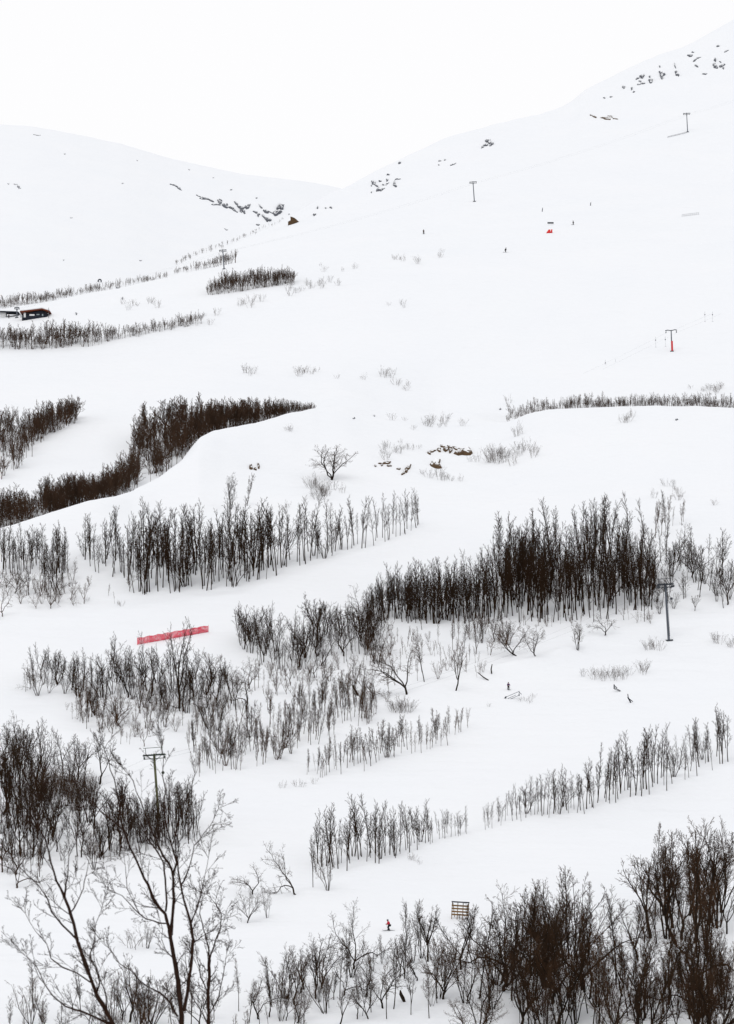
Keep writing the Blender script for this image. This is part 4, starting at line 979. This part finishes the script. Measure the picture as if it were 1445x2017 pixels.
def person(label, u, v, pose, jacket, trousers, helmet, yaw=0, skis=True, scale=1.0):
    p = hit(u, v)
    e = empty('person', p, (0, 0, R(yaw))); e.scale = (scale,) * 3; tag(e, label, 'person')
    J = pose
    # joints: x = forward
    names = ['pelvis', 'chest', 'neck', 'head', 'sh_l', 'el_l', 'ha_l', 'sh_r', 'el_r', 'ha_r', 'hip_l', 'kn_l', 'an_l', 'to_l', 'hip_r', 'kn_r', 'an_r', 'to_r', 'crown']
    pts = [J[n] for n in names]; ix = {n: i for i, n in enumerate(names)}
    ed = [('pelvis', 'chest'), ('chest', 'neck'), ('neck', 'head'), ('head', 'crown'), ('chest', 'sh_l'), ('sh_l', 'el_l'), ('el_l', 'ha_l'), ('chest', 'sh_r'), ('sh_r', 'el_r'), ('el_r', 'ha_r'),
          ('pelvis', 'hip_l'), ('hip_l', 'kn_l'), ('kn_l', 'an_l'), ('an_l', 'to_l'), ('pelvis', 'hip_r'), ('hip_r', 'kn_r'), ('kn_r', 'an_r'), ('an_r', 'to_r')]
    rad = dict(pelvis=.13, chest=.14, neck=.06, head=.10, crown=.085, sh_l=.065, el_l=.045, ha_l=.04, sh_r=.065, el_r=.045, ha_r=.04, hip_l=.09, kn_l=.06, an_l=.045, to_l=.045, hip_r=.09, kn_r=.06, an_r=.045, to_r=.045)
    pts = list(pts); edges = [(ix[a], ix[b]) for a, b in ed]; rr = [rad[n] for n in names]
    for sd in ('l', 'r'):         # gloved fingers closed round the pole grips
        hnd = Vector(J['ha_' + sd]); fw = (hnd - Vector(J['el_' + sd])).normalized(); i0 = ix['ha_' + sd]
        for k in range(4):
            a = hnd + fw * .05 + Vector((0, 0, .03 - .02 * k)); b_ = a + fw * .03 + Vector((0, -.03 if sd == 'l' else .03, -.01))
            pts += [tuple(a), tuple(b_)]; n = len(pts); edges += [(i0, n - 2), (n - 2, n - 1)]; rr += [.012, .009]
        a = hnd + Vector((.0, -.03 if sd == 'l' else .03, .04)); pts.append(tuple(a)); edges.append((i0, len(pts) - 1)); rr.append(.012)
    hd = Vector(J['head']); pts.append(tuple(hd + Vector((.115, 0, -.01)))); edges.append((ix['head'], len(pts) - 1)); rr.append(.018)   # nose
    link_mesh('body', skin_mesh('body', pts, edges, rr, M_SKIN), e)
    def sub(nm, ns, es, rs, m):
        i2 = {n: i for i, n in enumerate(ns)}
        link_mesh(nm, skin_mesh(nm, [J[n] for n in ns], [(i2[a], i2[b]) for a, b in es], rs, m), e)
    sub('jacket', ['pelvis', 'chest', 'neck', 'sh_l', 'el_l', 'ha_l', 'sh_r', 'el_r', 'ha_r'],
        [('pelvis', 'chest'), ('chest', 'neck'), ('chest', 'sh_l'), ('sh_l', 'el_l'), ('el_l', 'ha_l'), ('chest', 'sh_r'), ('sh_r', 'el_r'), ('el_r', 'ha_r')], [.20, .22, .10, .11, .085, .07, .11, .085, .07], jacket)
    sub('trousers', ['pelvis', 'hip_l', 'kn_l', 'an_l', 'hip_r', 'kn_r', 'an_r'], [('pelvis', 'hip_l'), ('hip_l', 'kn_l'), ('kn_l', 'an_l'), ('pelvis', 'hip_r'), ('hip_r', 'kn_r'), ('kn_r', 'an_r')], [.18, .14, .11, .10, .14, .11, .10], trousers)
    b = MB(); c = Vector(J['crown'])
    zs = [(-.10, .115), (-.04, .145), (.02, .14), (.07, .10), (.10, .03)]
    b.tube([(c.x - .015, c.y, c.z + a) for a, _ in zs], [r for _, r in zs], 12, cap=True); b.build('helmet', helmet, e, smooth=True)
    for sd in ('l', 'r'):
        a = Vector(J['an_' + sd]); f = Vector(J['to_' + sd])
        b = MB(); b.box(((a.x + f.x) / 2, a.y, a.z - .02), (.32, .11, .14)); b.build('boot', M_BLACK, e)
        if skis:
            b = MB(); zb = a.z - .105; b.hexa([(a.x - .75, a.y - .04, zb), (a.x + .8, a.y - .04, zb), (a.x + .8, a.y + .04, zb), (a.x - .75, a.y + .04, zb), (a.x - .75, a.y - .04, zb + .03), (a.x + .8, a.y - .04, zb + .03), (a.x + .8, a.y + .04, zb + .03), (a.x - .75, a.y + .04, zb + .03)])
            b.hexa([(a.x + .8, a.y - .04, zb), (a.x + 1.0, a.y - .03, zb + .1), (a.x + 1.0, a.y + .03, zb + .1), (a.x + .8, a.y + .04, zb), (a.x + .8, a.y - .04, zb + .03), (a.x + 1.0, a.y - .03, zb + .12), (a.x + 1.0, a.y + .03, zb + .12), (a.x + .8, a.y + .04, zb + .03)])
            b.build('ski', M_DARKST, e)
            h = Vector(J['ha_' + sd]); b = MB(); b.tube([tuple(h + Vector((.05, 0, .1))), (h.x - .35, h.y * 1.25, .05)], .012, 5); b.build('ski_pole', M_DARKST, e)
    return e
def pose(crouch=0.0, arms=.3):
    c = crouch
    return dict(pelvis=(-.12 * c, 0, .95 - .22 * c), chest=(.18 * c, 0, 1.30 - .30 * c), neck=(.28 * c, 0, 1.48 - .36 * c), head=(.34 * c + .01, 0, 1.60 - .38 * c), crown=(.36 * c, 0, 1.70 - .39 * c),
                sh_l=(.20 * c, .19, 1.40 - .33 * c), el_l=(.16 * c + .05, .30, 1.12 - .28 * c), ha_l=(.30 + .12 * c, .27, 1.02 - .26 * c),
                sh_r=(.20 * c, -.19, 1.40 - .33 * c), el_r=(.16 * c + .05, -.30, 1.12 - .28 * c), ha_r=(.30 + .12 * c, -.27, 1.02 - .26 * c),
                hip_l=(-.10 * c, .10, .88 - .2 * c), kn_l=(.20 * c + .03, .13, .50 - .06 * c), an_l=(-.02, .13, .12), to_l=(.16, .13, .10),
                hip_r=(-.10 * c, -.10, .88 - .2 * c), kn_r=(.20 * c + .03, -.13, .50 - .06 * c), an_r=(-.02, -.13, .12), to_r=(.16, -.13, .10))
person('skier in a red jacket and black trousers crouching between the bottom birches', 766, 1833, pose(.6), M_REDCL, M_BLACK, M_DKCL, yaw=195)
person('small skier in a dark purple jacket standing above the fallen metal frame', 1001, 1359, pose(.1), M_PURPLE, M_BLACK, M_BLACK, yaw=-70, scale=.85)
person('distant skier in black bending forward on the wide upper piste', 995, 497, pose(.7), M_BLACK, M_BLACK, M_BLACK, yaw=10, scale=1.1)
person('distant dark skier standing left of the others on the upper slope', 834, 461, pose(.2), M_BLACK, M_BLACK, M_BLACK, yaw=-80)
person('distant dark skier just right of the red mats', 1129, 443, pose(.4), M_BLACK, M_BLACK, M_BLACK, yaw=200)
person('tiny dark figure standing at the lift building on the left edge', 17, 627, pose(.1), M_DKCL, M_BLACK, M_BLACK, yaw=-90, skis=False, scale=.8)
